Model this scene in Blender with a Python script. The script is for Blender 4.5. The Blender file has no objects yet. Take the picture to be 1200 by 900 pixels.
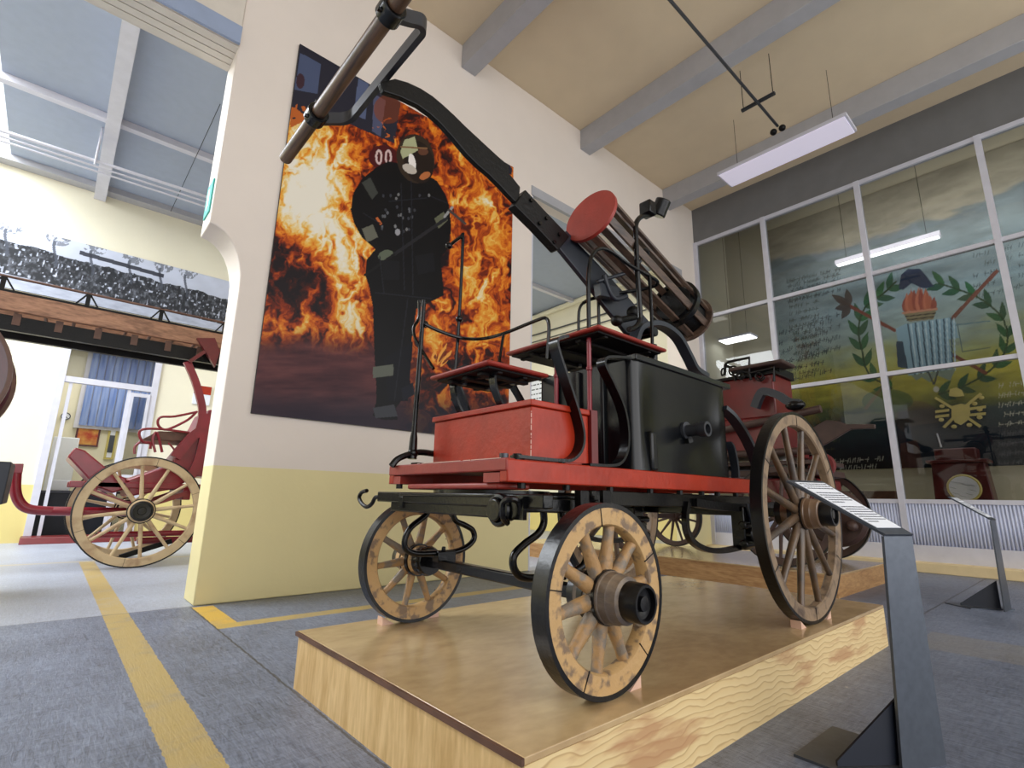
import bpy, bmesh, math, random
import numpy as np
from mathutils import Vector, Matrix
random.seed(7)
SC = bpy.context.scene
COL = SC.collection
pi = math.pi

# ------------------------------------------------------------------ camera
FPX = 600.1144
YAW, PITCH, ROLL = math.radians(48.63077728), math.radians(12.66581303), math.radians(1.0836945)
F_ = Vector((math.cos(YAW)*math.cos(PITCH), math.sin(YAW)*math.cos(PITCH), math.sin(PITCH)))
r0 = F_.cross(Vector((0, 0, 1))).normalized(); u0 = r0.cross(F_)
R_ = math.cos(ROLL)*r0 + math.sin(ROLL)*u0
U_ = -math.sin(ROLL)*r0 + math.cos(ROLL)*u0
CAM = Vector((0, 0, 1.0))
cd = bpy.data.cameras.new('camera'); cam = bpy.data.objects.new('camera', cd); COL.objects.link(cam)
m = Matrix((R_, U_, -F_)).transposed().to_4x4(); m.translation = CAM
cam.matrix_world = m
cd.sensor_width = 36; cd.lens = 36*FPX/1200; cd.clip_start = .02; cd.clip_end = 300
SC.camera = cam

def at(px, py, a, v):
    """point of the place seen at a photo pixel on the plane a=v"""
    d = R_*((px-600)/FPX) + U_*(-(py-450)/FPX) + F_
    i = 'XYZ'.index(a)
    return CAM + d*((v-CAM[i])/d[i])

# ------------------------------------------------------------------ materials
def lin(c):
    return tuple(((x/255)/12.92 if x/255 <= .04045 else ((x/255+.055)/1.055)**2.4) for x in c)
def new_mat(name):
    mt = bpy.data.materials.new(name); mt.use_nodes = True
    nt = mt.node_tree; b = nt.nodes['Principled BSDF']
    return mt, nt, b
def mat(name, c, rough=.5, metal=0, var=.12, scale=6, bump=0, bscale=40, coat=0, spec=.5, stretch=None, c2=None, cut=.5, wid=.2, detail=5):
    mt, nt, b = new_mat(name)
    N = nt.nodes; L = nt.links
    tc = N.new('ShaderNodeTexCoord'); mp = N.new('ShaderNodeMapping'); L.new(tc.outputs['Object'], mp.inputs[0])
    if stretch: mp.inputs['Scale'].default_value = stretch
    nz = N.new('ShaderNodeTexNoise'); nz.inputs['Scale'].default_value = scale; nz.inputs['Detail'].default_value = detail
    L.new(mp.outputs[0], nz.inputs['Vector'])
    cr = N.new('ShaderNodeValToRGB'); L.new(nz.outputs[0], cr.inputs[0])
    a = lin(c)
    if c2:
        bb = lin(c2)
        cr.color_ramp.elements[0].position = cut-wid/2; cr.color_ramp.elements[1].position = cut+wid/2
        cr.color_ramp.elements[0].color = (*a, 1); cr.color_ramp.elements[1].color = (*bb, 1)
    else:
        cr.color_ramp.elements[0].position = .3; cr.color_ramp.elements[1].position = .7
        cr.color_ramp.elements[0].color = (*[x*(1-var) for x in a], 1); cr.color_ramp.elements[1].color = (*[min(1, x*(1+var)) for x in a], 1)
    L.new(cr.outputs[0], b.inputs['Base Color'])
    b.inputs['Roughness'].default_value = rough; b.inputs['Metallic'].default_value = metal
    b.inputs['Coat Weight'].default_value = coat; b.inputs['Coat Roughness'].default_value = .15
    b.inputs['Specular IOR Level'].default_value = spec
    if bump:
        n2 = N.new('ShaderNodeTexNoise'); n2.inputs['Scale'].default_value = bscale; n2.inputs['Detail'].default_value = 4
        L.new(mp.outputs[0], n2.inputs['Vector'])
        bp = N.new('ShaderNodeBump'); bp.inputs['Strength'].default_value = bump; bp.inputs['Distance'].default_value = .01
        L.new(n2.outputs[0], bp.inputs['Height']); L.new(bp.outputs[0], b.inputs['Normal'])
    return mt
def emit_mat(name, c, s):
    mt, nt, b = new_mat(name)
    b.inputs['Base Color'].default_value = (*lin(c), 1)
    b.inputs['Emission Color'].default_value = (*lin(c), 1); b.inputs['Emission Strength'].default_value = s
    return mt
def glass_mat(name, tint=(235, 240, 240), refl=.5):
    mt = bpy.data.materials.new(name); mt.use_nodes = True
    nt = mt.node_tree; N = nt.nodes; L = nt.links; N.clear()
    out = N.new('ShaderNodeOutputMaterial'); mix = N.new('ShaderNodeMixShader')
    tr = N.new('ShaderNodeBsdfTransparent'); tr.inputs[0].default_value = (*lin(tint), 1)
    gl = N.new('ShaderNodeBsdfGlossy'); gl.inputs['Roughness'].default_value = 0.01
    fr = N.new('ShaderNodeFresnel'); fr.inputs['IOR'].default_value = 1.5
    nz = N.new('ShaderNodeTexNoise'); nz.inputs['Scale'].default_value = .8
    ml = N.new('ShaderNodeMath'); ml.operation = 'MULTIPLY'; ml.inputs[1].default_value = refl*2
    L.new(fr.outputs[0], ml.inputs[0]); L.new(ml.outputs[0], mix.inputs[0])
    L.new(tr.outputs[0], mix.inputs[1]); L.new(gl.outputs[0], mix.inputs[2]); L.new(mix.outputs[0], out.inputs[0])
    return mt
def grain_mat(name, c1, c2, axis_scale, rough=.5, wave=3.0, dist=6, coat=0, bump=.05):
    mt, nt, b = new_mat(name); N = nt.nodes; L = nt.links
    tc = N.new('ShaderNodeTexCoord'); mp = N.new('ShaderNodeMapping'); mp.inputs['Scale'].default_value = axis_scale
    L.new(tc.outputs['Object'], mp.inputs[0])
    nz = N.new('ShaderNodeTexNoise'); nz.inputs['Scale'].default_value = 2.2; nz.inputs['Detail'].default_value = 8; nz.inputs['Distortion'].default_value = 1.2
    L.new(mp.outputs[0], nz.inputs['Vector'])
    wv = N.new('ShaderNodeTexNoise'); wv.inputs['Scale'].default_value = wave*4; wv.inputs['Detail'].default_value = 3
    L.new(mp.outputs[0], wv.inputs['Vector'])
    mx = N.new('ShaderNodeMix'); mx.data_type = 'FLOAT'; mx.inputs[0].default_value = .4
    L.new(nz.outputs[0], mx.inputs[2]); L.new(wv.outputs[0], mx.inputs[3])
    cr = N.new('ShaderNodeValToRGB'); cr.color_ramp.elements[0].position = .38; cr.color_ramp.elements[1].position = .62
    cr.color_ramp.elements[0].color = (*lin(c1), 1); cr.color_ramp.elements[1].color = (*lin(c2), 1)
    L.new(mx.outputs[0], cr.inputs[0]); L.new(cr.outputs[0], b.inputs['Base Color'])
    b.inputs['Roughness'].default_value = rough; b.inputs['Coat Weight'].default_value = coat; b.inputs['Coat Roughness'].default_value = .2
    bp = N.new('ShaderNodeBump'); bp.inputs['Strength'].default_value = bump; bp.inputs['Distance'].default_value = .01
    L.new(mx.outputs[0], bp.inputs['Height']); L.new(bp.outputs[0], b.inputs['Normal'])
    return mt

M = {}
M['black'] = mat('black_paint', (7, 7, 9), .22, var=.3, coat=.1, bump=.12, bscale=60, spec=.28)
M['black_rough'] = mat('black_iron', (10, 10, 11), .4, var=.3, bump=.3, bscale=50, spec=.25)
M['tank'] = mat('tank_black', (12, 14, 17), .26, var=.3, scale=3, coat=.12, bump=.12, bscale=8, spec=.32)
M['red'] = mat('red_paint', (158, 42, 17), .4, var=.14, scale=9, coat=.08, spec=.35, bump=.2, bscale=35)
M['red_dull'] = mat('red_oxide', (142, 46, 36), .45, var=.12, scale=9, bump=.15)
M['crimson'] = mat('crimson_paint', (128, 16, 34), .35, var=.15, coat=.3)
M['red2'] = mat('deep_red_paint', (100, 18, 20), .4, var=.15, coat=.2)
M['seat_under'] = mat('dark_underside', (20, 16, 17), .6, var=.3, spec=.2)
M['rim'] = mat('worn_ochre_paint', (188, 152, 102), .5, c2=(126, 104, 82), cut=.55, wid=.09, scale=17, bump=.5, bscale=34, detail=10)
M['spoke'] = mat('weathered_wood', (164, 128, 84), .5, c2=(124, 112, 98), cut=.52, wid=.12, scale=16, stretch=(1, 1, 1), bump=.5, bscale=45, detail=10)
M['rim_r'] = mat('worn_tan_rim', (140, 118, 94), .45, c2=(88, 72, 60), cut=.58, wid=.2, scale=12, bump=.3, bscale=30)
M['spoke_r'] = mat('brown_spoke_wood', (94, 72, 50), .4, c2=(66, 54, 45), cut=.5, wid=.25, scale=8, bump=.3, coat=.2)
M['hub_w'] = mat('weathered_hub', (128, 112, 94), .45, c2=(92, 82, 76), cut=.5, wid=.2, scale=16, bump=.5, bscale=30, stretch=(1, .4, 1))
M['hub_r'] = mat('brown_hub_wood', (112, 86, 64), .3, var=.2, coat=.4)
M['rim_f'] = mat('cream_rim', (200, 176, 138), .5, c2=(170, 140, 106), cut=.6, wid=.2, scale=6)
M['old_dark'] = mat('dark_old_wood', (62, 42, 36), .5, var=.25, scale=8)
M['old_wood'] = mat('brown_old_wood', (96, 66, 52), .5, var=.25, scale=8)
M['handle'] = grain_mat('handle_wood', (62, 42, 30), (118, 86, 60), (9, .6, 9), .42, coat=.1)
M['slat'] = grain_mat('slat_wood', (50, 38, 32), (98, 76, 62), (1, 6, 6), .4, coat=.2)
M['blue_trim'] = mat('pale_blue_trim', (150, 164, 190), .5, var=.05)
M['steel'] = mat('dark_steel', (70, 72, 78), .35, metal=.6, var=.1)
M['bluegrey'] = mat('blue_grey_paint', (34, 39, 48), .4, var=.1)
M['white_metal'] = mat('painted_frame', (206, 206, 216), .45, var=.05)
M['cream'] = mat('cream_wall_paint', (236, 230, 204), .75, var=.04, scale=1.5, bump=.12, bscale=25)
M['tape_y'] = mat('yellow_paint', (214, 180, 86), .6, var=.15, scale=20)
M['beam'] = mat('grey_beam_paint', (172, 172, 176), .55, var=.04)
M['ceil'] = mat('ceiling_paint', (216, 198, 168), .8, var=.03, scale=2, bump=.15, bscale=60)
M['ceil_far'] = mat('far_ceiling_paint', (162, 172, 190), .8, var=.03)
M['wall_band'] = mat('grey_band_paint', (116, 116, 116), .7, var=.06, scale=3)
M['chock'] = mat('pink_softwood', (216, 178, 156), .6, var=.1)
M['gallery_wall'] = mat('gallery_wall_paint', (186, 182, 160), .75, var=.04, scale=1.5)
M['gold'] = mat('brass_gilt', (206, 190, 110), .4, var=.08)
M['paper'] = mat('white_card', (232, 236, 244), .35, var=.02)
M['ink'] = mat('grey_ink', (70, 74, 84), .6, var=.05)
M['stand'] = mat('stand_steel', (84, 90, 100), .38, metal=.6, var=.1, scale=30)
M['navy'] = mat('gusset_steel', (20, 26, 40), .45, var=.1)
M['tube'] = emit_mat('lit_tube', (246, 250, 255), 6)
M['diffuser'] = emit_mat('lamp_diffuser', (236, 230, 250), .22)
M['exit_green'] = emit_mat('exit_sign_green', (60, 170, 160), .12)
M['exit_white'] = emit_mat('exit_sign_white', (230, 255, 250), .5)
M['glass'] = glass_mat('window_glass', (222, 222, 222), .3)
M['curb'] = mat('cream_curb', (228, 206, 160), .65, var=.05)
M['corr'] = mat('corrugated_paint', (206, 213, 236), .35, var=.03)
M['siding'] = mat('painted_siding', (214, 206, 194), .7, var=.03)
M['rubber'] = mat('iron_tyre', (12, 12, 15), .3, var=.25, coat=.15, bump=.2, spec=.3)
M['maroon'] = mat('maroon_wood', (88, 26, 24), .35, var=.2, coat=.3)

# ------------------------------------------------------------------ mesh builder
def smooth(pts, n=6):
    P = [Vector(p) for p in pts]; out = []
    for i in range(len(P)-1):
        a = P[max(i-1, 0)]; b = P[i]; c = P[i+1]; d = P[min(i+2, len(P)-1)]
        for k in range(n):
            t = k/n
            out.append(.5*((2*b)+(-a+c)*t+(2*a-5*b+4*c-d)*t*t+(-a+3*b-3*c+d)*t*t*t))
    out.append(P[-1]); return out
class MB:
    def __init__(s): s.bm = bmesh.new()
    def v(s, p): return s.bm.verts.new(p)
    def f(s, vs):
        try: return s.bm.faces.new(vs)
        except ValueError: return None
    def hexa(s, P):
        v = [s.v(p) for p in P]
        for q in ((0, 3, 2, 1), (4, 5, 6, 7), (0, 1, 5, 4), (1, 2, 6, 5), (2, 3, 7, 6), (3, 0, 4, 7)): s.f([v[i] for i in q])
        return s
    def box(s, x0, x1, y0, y1, z0, z1):
        return s.hexa([(x0, y0, z0), (x1, y0, z0), (x1, y1, z0), (x0, y1, z0), (x0, y0, z1), (x1, y0, z1), (x1, y1, z1), (x0, y1, z1)])
    def bar(s, a, b, w, h, up=(0, 0, 1)):
        a, b = Vector(a), Vector(b); d = (b-a).normalized(); up = Vector(up)
        sd = d.cross(up).normalized(); u = sd.cross(d)
        P = []
        for q in (a, b):
            P += [q-sd*w/2-u*h/2, q+sd*w/2-u*h/2, q+sd*w/2+u*h/2, q-sd*w/2+u*h/2]
        return s.hexa([P[0], P[1], P[2], P[3], P[4], P[5], P[6], P[7]])
    def prism(s, poly, n):           # extrude closed 3D polygon by vector n
        n = Vector(n); a = [s.v(p) for p in poly]; b = [s.v(Vector(p)+n) for p in poly]
        s.f(a[::-1]); s.f(b)
        for i in range(len(a)): s.f([a[i], a[(i+1) % len(a)], b[(i+1) % len(a)], b[i]])
        return s
    def tube(s, pts, r, seg=10, caps=True, radii=None):
        P = [Vector(p) for p in pts]; n = len(P); rings = []
        d = (P[1]-P[0]).normalized(); a = d.cross(Vector((.31, .2, .93)))
        if a.length < .1: a = d.cross(Vector((1, 0, 0)))
        a.normalize()
        for i in range(n):
            t = (P[min(i+1, n-1)]-P[max(i-1, 0)]).normalized()
            a = (a-t*a.dot(t)).normalized(); b = t.cross(a)
            rr = radii[i] if radii else r
            rings.append([s.v(P[i]+(a*math.cos(2*pi*k/seg)+b*math.sin(2*pi*k/seg))*rr) for k in range(seg)])
        for i in range(n-1):
            for k in range(seg): s.f([rings[i][k], rings[i][(k+1) % seg], rings[i+1][(k+1) % seg], rings[i+1][k]])
        if caps: s.f(rings[0][::-1]); s.f(rings[-1])
        return s
    def strap(s, pts, wv, th):      # flat bar: path pts, width vector wv (full), thickness th
        P = [Vector(p) for p in pts]; wv = Vector(wv); n = len(P); R = []
        for i in range(n):
            t = (P[min(i+1, n-1)]-P[max(i-1, 0)]).normalized(); nn = t.cross(wv).normalized()*th/2; h = wv/2
            R.append([s.v(P[i]-h-nn), s.v(P[i]+h-nn), s.v(P[i]+h+nn), s.v(P[i]-h+nn)])
        for i in range(n-1):
            for k in range(4): s.f([R[i][k], R[i][(k+1) % 4], R[i+1][(k+1) % 4], R[i+1][k]])
        s.f(R[0][::-1]); s.f(R[-1]); return s
    def lathe(s, prof, c, ax, seg=32, closed=False):   # prof: (radius, along)
        c = Vector(c); ax = Vector(ax).normalized(); a = ax.orthogonal().normalized(); b = ax.cross(a)
        R = [[s.v(c+ax*h+(a*math.cos(2*pi*k/seg)+b*math.sin(2*pi*k/seg))*max(r, 1e-4)) for k in range(seg)] for r, h in prof]
        m_ = len(R)
        for i in range(m_ if closed else m_-1):
            j = (i+1) % m_
            for k in range(seg): s.f([R[i][k], R[i][(k+1) % seg], R[j][(k+1) % seg], R[j][k]])
        if not closed: s.f(R[0][::-1]); s.f(R[-1])
        return s
    def cyl(s, a, b, r, seg=20):
        a, b = Vector(a), Vector(b); return s.lathe([(r, 0), (r, (b-a).length)], a, b-a, seg)
    def ball(s, c, r, sc=(1, 1, 1)):
        g = bmesh.ops.create_icosphere(s.bm, subdivisions=3, radius=r)
        for q in g['verts']: q.co = Vector((q.co.x*sc[0], q.co.y*sc[1], q.co.z*sc[2]))+Vector(c)
        return s
    def grid(s, nu, nv, fn):
        V = [[s.v(fn(i/nu, j/nv)) for j in range(nv+1)] for i in range(nu+1)]
        for i in range(nu):
            for j in range(nv): s.f([V[i][j], V[i+1][j], V[i+1][j+1], V[i][j+1]])
        return s
    def build(s, name, m_, parent=None, bevel=0, sm=True, mats=None):
        bmesh.ops.recalc_face_normals(s.bm, faces=s.bm.faces)
        off = ORG.get(parent, Vector((0, 0, 0))) if parent else Vector((0, 0, 0))
        if off.length: bmesh.ops.translate(s.bm, verts=s.bm.verts, vec=-off)
        me = bpy.data.meshes.new(name); s.bm.to_mesh(me); s.bm.free()
        me.materials.append(M[m_] if isinstance(m_, str) else m_)
        if sm:
            for p in me.polygons: p.use_smooth = True
            try: me.set_sharp_from_angle(angle=math.radians(38))
            except Exception: pass
        o = bpy.data.objects.new(name, me); COL.objects.link(o)
        if parent:
            o.parent = parent; ORG[o] = off
        if bevel:
            b = o.modifiers.new('edge', 'BEVEL'); b.width = bevel; b.segments = 2; b.limit_method = 'ANGLE'
        return o
ORG = {}
def thing(name, label, cat, loc, group=None):
    o = bpy.data.objects.new(name, None); COL.objects.link(o); o.location = loc; o.empty_display_size = .1
    o['label'] = label; o['category'] = cat
    if group: o['group'] = group
    ORG[o] = Vector(loc); return o
def tag(o, label, cat, group=None):
    o['label'] = label; o['category'] = cat
    if group: o['group'] = group
    return o
def struct(o): o['kind'] = 'structure'; return o
def copy_tree(o, parent=None):
    c = o.copy(); COL.objects.link(c)
    if parent: c.parent = parent
    for ch in list(o.children): copy_tree(ch, c)
    return c

# ------------------------------------------------------------------ painted pictures (flat prints), colour per grid vertex
def vnoise(x, y, seed=0):
    xi = np.floor(x).astype(np.int64); yi = np.floor(y).astype(np.int64); xf = x-xi; yf = y-yi
    u = xf*xf*(3-2*xf); v = yf*yf*(3-2*yf)
    def h(a, b):
        n = (a*374761393+b*668265263+seed*982451653) & 0xffffffff
        n = ((n ^ (n >> 13))*1274126177) & 0xffffffff
        return ((n ^ (n >> 16)) & 0xffff)/65535.
    return (h(xi, yi)*(1-u)+h(xi+1, yi)*u)*(1-v)+(h(xi, yi+1)*(1-u)+h(xi+1, yi+1)*u)*v
def fbm(x, y, o=5, seed=0):
    s = 0; a = .5; t = 0
    for i in range(o):
        s = s+a*vnoise(x, y, seed+i); t += a; x = x*2.03+17; y = y*2.03+31; a *= .55
    return s/t
class Canvas:
    """a flat rectangle P0 + u*U + v*V in the place, painted in coordinates x,y given by the caller"""
    def __init__(s, P0, U, V, nu, nv):
        s.P0, s.U, s.V, s.nu, s.nv = Vector(P0), Vector(U), Vector(V), nu, nv
        u, v = np.meshgrid(np.linspace(0, 1, nu+1), np.linspace(0, 1, nv+1), indexing='ij')
        W = np.array(s.P0)[None, None]+u[..., None]*np.array(s.U)+v[..., None]*np.array(s.V)
        d = W-np.array(CAM)
        z = d@np.array(F_); s.x = 600+FPX*(d@np.array(R_))/z; s.y = 450-FPX*(d@np.array(U_))/z
        s.u, s.v, s.W = u, v, W
        s.c = np.zeros(u.shape+(3,))
    def fill(s, mask, col, a=1.0):
        col = np.array(col, float); m_ = (mask.astype(float)*a)[..., None]
        s.c = s.c*(1-m_)+m_*col
    def pmask(s, pts):
        x, y = s.x, s.y; ins = np.zeros(x.shape, bool); n = len(pts)
        for i in range(n):
            x1, y1 = pts[i]; x2, y2 = pts[(i+1) % n]
            if y1 == y2: continue
            c = ((y1 > y) != (y2 > y)) & (x < (x2-x1)*(y-y1)/(y2-y1)+x1); ins ^= c
        return ins
    def poly(s, pts, col, a=1.0): s.fill(s.pmask(pts), col, a)
    def ell(s, cx, cy, rx, ry, col, a=1.0, rot=0):
        dx, dy = s.x-cx, s.y-cy; c, n = math.cos(rot), math.sin(rot)
        s.fill(((dx*c+dy*n)/rx)**2+((-dx*n+dy*c)/ry)**2 < 1, col, a)
    def line(s, x1, y1, x2, y2, w, col, a=1.0):
        dx, dy = x2-x1, y2-y1; L = dx*dx+dy*dy
        t = np.clip(((s.x-x1)*dx+(s.y-y1)*dy)/L, 0, 1)
        s.fill((s.x-x1-t*dx)**2+(s.y-y1-t*dy)**2 < (w/2)**2, col, a)
    def leaf(s, x1, y1, x2, y2, w, col, a=1.0):
        dx, dy = x2-x1, y2-y1; L = math.hypot(dx, dy)
        t = ((s.x-x1)*dx+(s.y-y1)*dy)/L/L; q = np.abs((s.x-x1)*dy-(s.y-y1)*dx)/L
        s.fill((t > 0) & (t < 1) & (q < w/2*np.sin(np.clip(t, 0, 1)**.8*pi)), col, a)
    def build(s, name, parent, rough=.45, coat=0):
        nu, nv = s.nu, s.nv
        off = ORG.get(parent, Vector((0, 0, 0))) if parent else Vector((0, 0, 0))
        V = (s.W-np.array(off)).reshape(-1, 3).astype(np.float32)
        i, j = np.meshgrid(np.arange(nu), np.arange(nv), indexing='ij'); a = (i*(nv+1)+j).ravel()
        Fc = np.stack([a, a+nv+1, a+nv+2, a+1], 1).astype(np.int32)
        me = bpy.data.meshes.new(name)
        me.vertices.add(len(V)); me.vertices.foreach_set('co', V.ravel())
        me.loops.add(Fc.size); me.loops.foreach_set('vertex_index', Fc.ravel())
        me.polygons.add(len(Fc)); me.polygons.foreach_set('loop_start', np.arange(0, Fc.size, 4, dtype=np.int32)); me.polygons.foreach_set('loop_total', np.full(len(Fc), 4, dtype=np.int32))
        me.update()
        ca = me.color_attributes.new('print', 'FLOAT_COLOR', 'POINT')
        c = np.clip(s.c/255, 0, 1); c = np.where(c <= .04045, c/12.92, ((c+.055)/1.055)**2.4)
        rgba = np.concatenate([c.reshape(-1, 3), np.ones((len(V), 1))], 1).astype(np.float32)
        ca.data.foreach_set('color', rgba.ravel())
        mt, nt, b = new_mat(name+'_print'); at_ = nt.nodes.new('ShaderNodeAttribute'); at_.attribute_name = 'print'
        nt.links.new(at_.outputs['Color'], b.inputs['Base Color']); b.inputs['Roughness'].default_value = rough
        b.inputs['Coat Weight'].default_value = coat; b.inputs['Specular IOR Level'].default_value = .22
        me.materials.append(mt)
        o = bpy.data.objects.new(name, me); COL.objects.link(o)
        if parent: o.parent = parent
        return o

# ================================================================== THE SETTING
YW, YW2 = 5.62, 6.06        # the wall with the big picture
XG = 10.7                   # glazed wall
ZC = 7.97
YF = 14.0

def wall_material(name, up, low, stripe=1.265):
    mt, nt, b = new_mat(name); N = nt.nodes; L = nt.links
    g = N.new('ShaderNodeNewGeometry'); sp = N.new('ShaderNodeSeparateXYZ'); L.new(g.outputs['Position'], sp.inputs[0])
    gt = N.new('ShaderNodeMath'); gt.operation = 'GREATER_THAN'; gt.inputs[1].default_value = stripe; L.new(sp.outputs[2], gt.inputs[0])
    nz = N.new('ShaderNodeTexNoise'); nz.inputs['Scale'].default_value = 1.3; nz.inputs['Detail'].default_value = 6; L.new(g.outputs['Position'], nz.inputs['Vector'])
    mx = N.new('ShaderNodeMix'); mx.data_type = 'RGBA'; mx.inputs[6].default_value = (*lin(low), 1); mx.inputs[7].default_value = (*lin(up), 1); L.new(gt.outputs[0], mx.inputs[0])
    m2 = N.new('ShaderNodeMix'); m2.data_type = 'RGBA'; m2.blend_type = 'MULTIPLY'; m2.inputs[0].default_value = .12
    L.new(mx.outputs[2], m2.inputs[6]); L.new(nz.outputs[0], m2.inputs[7]); L.new(m2.outputs[2], b.inputs['Base Color'])
    b.inputs['Roughness'].default_value = .6
    n2 = N.new('ShaderNodeTexNoise'); n2.inputs['Scale'].default_value = 30; L.new(g.outputs['Position'], n2.inputs['Vector'])
    bp = N.new('ShaderNodeBump'); bp.inputs['Strength'].default_value = .12; bp.inputs['Distance'].default_value = .01
    L.new(n2.outputs[0], bp.inputs['Height']); L.new(bp.outputs[0], b.inputs['Normal'])
    return mt
M['wall'] = wall_material('two_tone_wall', (236, 225, 214), (236, 223, 168))
M['wall_far'] = wall_material('two_tone_far_wall', (240, 234, 210), (232, 214, 140), 1.1)

# floor
def floor_material():
    mt, nt, b = new_mat('brushed_concrete'); N = nt.nodes; L = nt.links
    g = N.new('ShaderNodeNewGeometry'); mp = N.new('ShaderNodeMapping'); L.new(g.outputs['Position'], mp.inputs[0])
    mp.inputs['Scale'].default_value = (9, 60, 1); mp.inputs['Rotation'].default_value = (0, 0, 0)
    n1 = N.new('ShaderNodeTexNoise'); n1.inputs['Scale'].default_value = .9; n1.inputs['Detail'].default_value = 8; n1.inputs['Roughness'].default_value = .65; L.new(g.outputs['Position'], n1.inputs['Vector'])
    n2 = N.new('ShaderNodeTexNoise'); n2.inputs['Scale'].default_value = 1.; n2.inputs['Detail'].default_value = 4; n2.inputs['Distortion'].default_value = .6; L.new(mp.outputs[0], n2.inputs['Vector'])
    mx = N.new('ShaderNodeMix'); mx.data_type = 'FLOAT'; mx.inputs[0].default_value = .35; L.new(n1.outputs[0], mx.inputs[2]); L.new(n2.outputs[0], mx.inputs[3])
    cr = N.new('ShaderNodeValToRGB'); e = cr.color_ramp.elements; e[0].position = .37; e[0].color = (*lin((58, 64, 80)), 1); e[1].position = .62; e[1].color = (*lin((136, 146, 168)), 1)
    mp4 = N.new('ShaderNodeMapping'); L.new(g.outputs['Position'], mp4.inputs[0]); mp4.inputs['Scale'].default_value = (60, 9, 1); mp4.inputs['Rotation'].default_value = (0, 0, .25)
    n4 = N.new('ShaderNodeTexNoise'); n4.inputs['Scale'].default_value = 1.; n4.inputs['Detail'].default_value = 6; n4.inputs['Roughness'].default_value = .7; n4.inputs['Distortion'].default_value = 1.5; L.new(mp4.outputs[0], n4.inputs['Vector'])
    mx4 = N.new('ShaderNodeMix'); mx4.data_type = 'FLOAT'; mx4.inputs[0].default_value = .5; L.new(mx.outputs[0], mx4.inputs[2]); L.new(n4.outputs[0], mx4.inputs[3])
    L.new(mx4.outputs[0], cr.inputs[0])
    # pale plaster spatters
    n3 = N.new('ShaderNodeTexNoise'); n3.inputs['Scale'].default_value = 4; n3.inputs['Detail'].default_value = 9; n3.inputs['Roughness'].default_value = .7; L.new(g.outputs['Position'], n3.inputs['Vector'])
    c3 = N.new('ShaderNodeValToRGB'); c3.color_ramp.elements[0].position = .66; c3.color_ramp.elements[1].position = .70; L.new(n3.outputs[0], c3.inputs[0])
    sp = N.new('ShaderNodeSeparateXYZ'); L.new(g.outputs['Position'], sp.inputs[0])
    m3 = N.new('ShaderNodeMix'); m3.data_type = 'RGBA'; L.new(c3.outputs[0], m3.inputs[0]); L.new(cr.outputs[0], m3.inputs[6]); m3.inputs[7].default_value = (*lin((176, 176, 182)), 1)
    # paler slab of the far room; its brighter daylight is partly in this colour
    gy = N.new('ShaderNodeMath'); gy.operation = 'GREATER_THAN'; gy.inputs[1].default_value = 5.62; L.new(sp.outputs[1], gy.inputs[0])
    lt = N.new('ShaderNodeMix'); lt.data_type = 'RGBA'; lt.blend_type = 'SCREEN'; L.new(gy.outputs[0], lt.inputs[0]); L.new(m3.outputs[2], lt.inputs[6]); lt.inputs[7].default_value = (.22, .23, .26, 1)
    cur = lt.outputs[2]
    # worn yellow lines painted on the concrete
    nb = N.new('ShaderNodeTexNoise'); nb.inputs['Scale'].default_value = 26; nb.inputs['Detail'].default_value = 4; L.new(g.outputs['Position'], nb.inputs['Vector'])
    def rng(sock, a, bnd):
        # 1 inside [a,b] with a ragged edge
        ad = N.new('ShaderNodeMath'); ad.operation = 'MULTIPLY_ADD'; L.new(nb.outputs[0], ad.inputs[0]); ad.inputs[1].default_value = .025; L.new(sock, ad.inputs[2])
        o1 = N.new('ShaderNodeMath'); o1.operation = 'GREATER_THAN'; L.new(ad.outputs[0], o1.inputs[0]); o1.inputs[1].default_value = a+.0125
        o2 = N.new('ShaderNodeMath'); o2.operation = 'LESS_THAN'; L.new(ad.outputs[0], o2.inputs[0]); o2.inputs[1].default_value = bnd+.0125
        o3 = N.new('ShaderNodeMath'); o3.operation = 'MULTIPLY'; L.new(o1.outputs[0], o3.inputs[0]); L.new(o2.outputs[0], o3.inputs[1]); return o3.outputs[0]
    def rect(x0, x1, y0, y1, colr, alpha):
        nonlocal cur
        q = N.new('ShaderNodeMath'); q.operation = 'MULTIPLY'; L.new(rng(sp.outputs[0], x0, x1), q.inputs[0]); L.new(rng(sp.outputs[1], y0, y1), q.inputs[1])
        w = N.new('ShaderNodeValToRGB'); w.color_ramp.elements[0].position = .3; w.color_ramp.elements[0].color = (alpha*.6,)*3+(1,); w.color_ramp.elements[1].position = .5; w.color_ramp.elements[1].color = (alpha,)*3+(1,)
        L.new(n3.outputs[0], w.inputs[0])
        q2 = N.new('ShaderNodeMath'); q2.operation = 'MULTIPLY'; L.new(q.outputs[0], q2.inputs[0]); L.new(w.outputs[0], q2.inputs[1])
        mm = N.new('ShaderNodeMix'); mm.data_type = 'RGBA'; L.new(q2.outputs[0], mm.inputs[0]); L.new(cur, mm.inputs[6]); mm.inputs[7].default_value = (*lin(colr), 1); cur = mm.outputs[2]
    rect(.50, .675, -6, 9.9, (184, 158, 92), .9)
    rect(1.13, 1.30, 4.60, 5.56, (214, 172, 66), .95)
    rect(1.13, 9.6, 4.59, 4.75, (188, 160, 88), .85)
    rect(-6, 5, 9.9, 10.05, (196, 176, 120), .5)
    rect(4.95, 5.62, -3, 1.1, (150, 140, 116), .35)
    # dark joints between slabs
    rect(1.118, 1.132, -6, 5.6, (60, 60, 64), .9)
    rect(-6, 10.7, 5.615, 5.63, (84, 84, 88), .8)
    rect(5.62, 10.7, 1.30, 1.32, (50, 50, 56), .8)
    L.new(cur, b.inputs['Base Color'])
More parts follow.
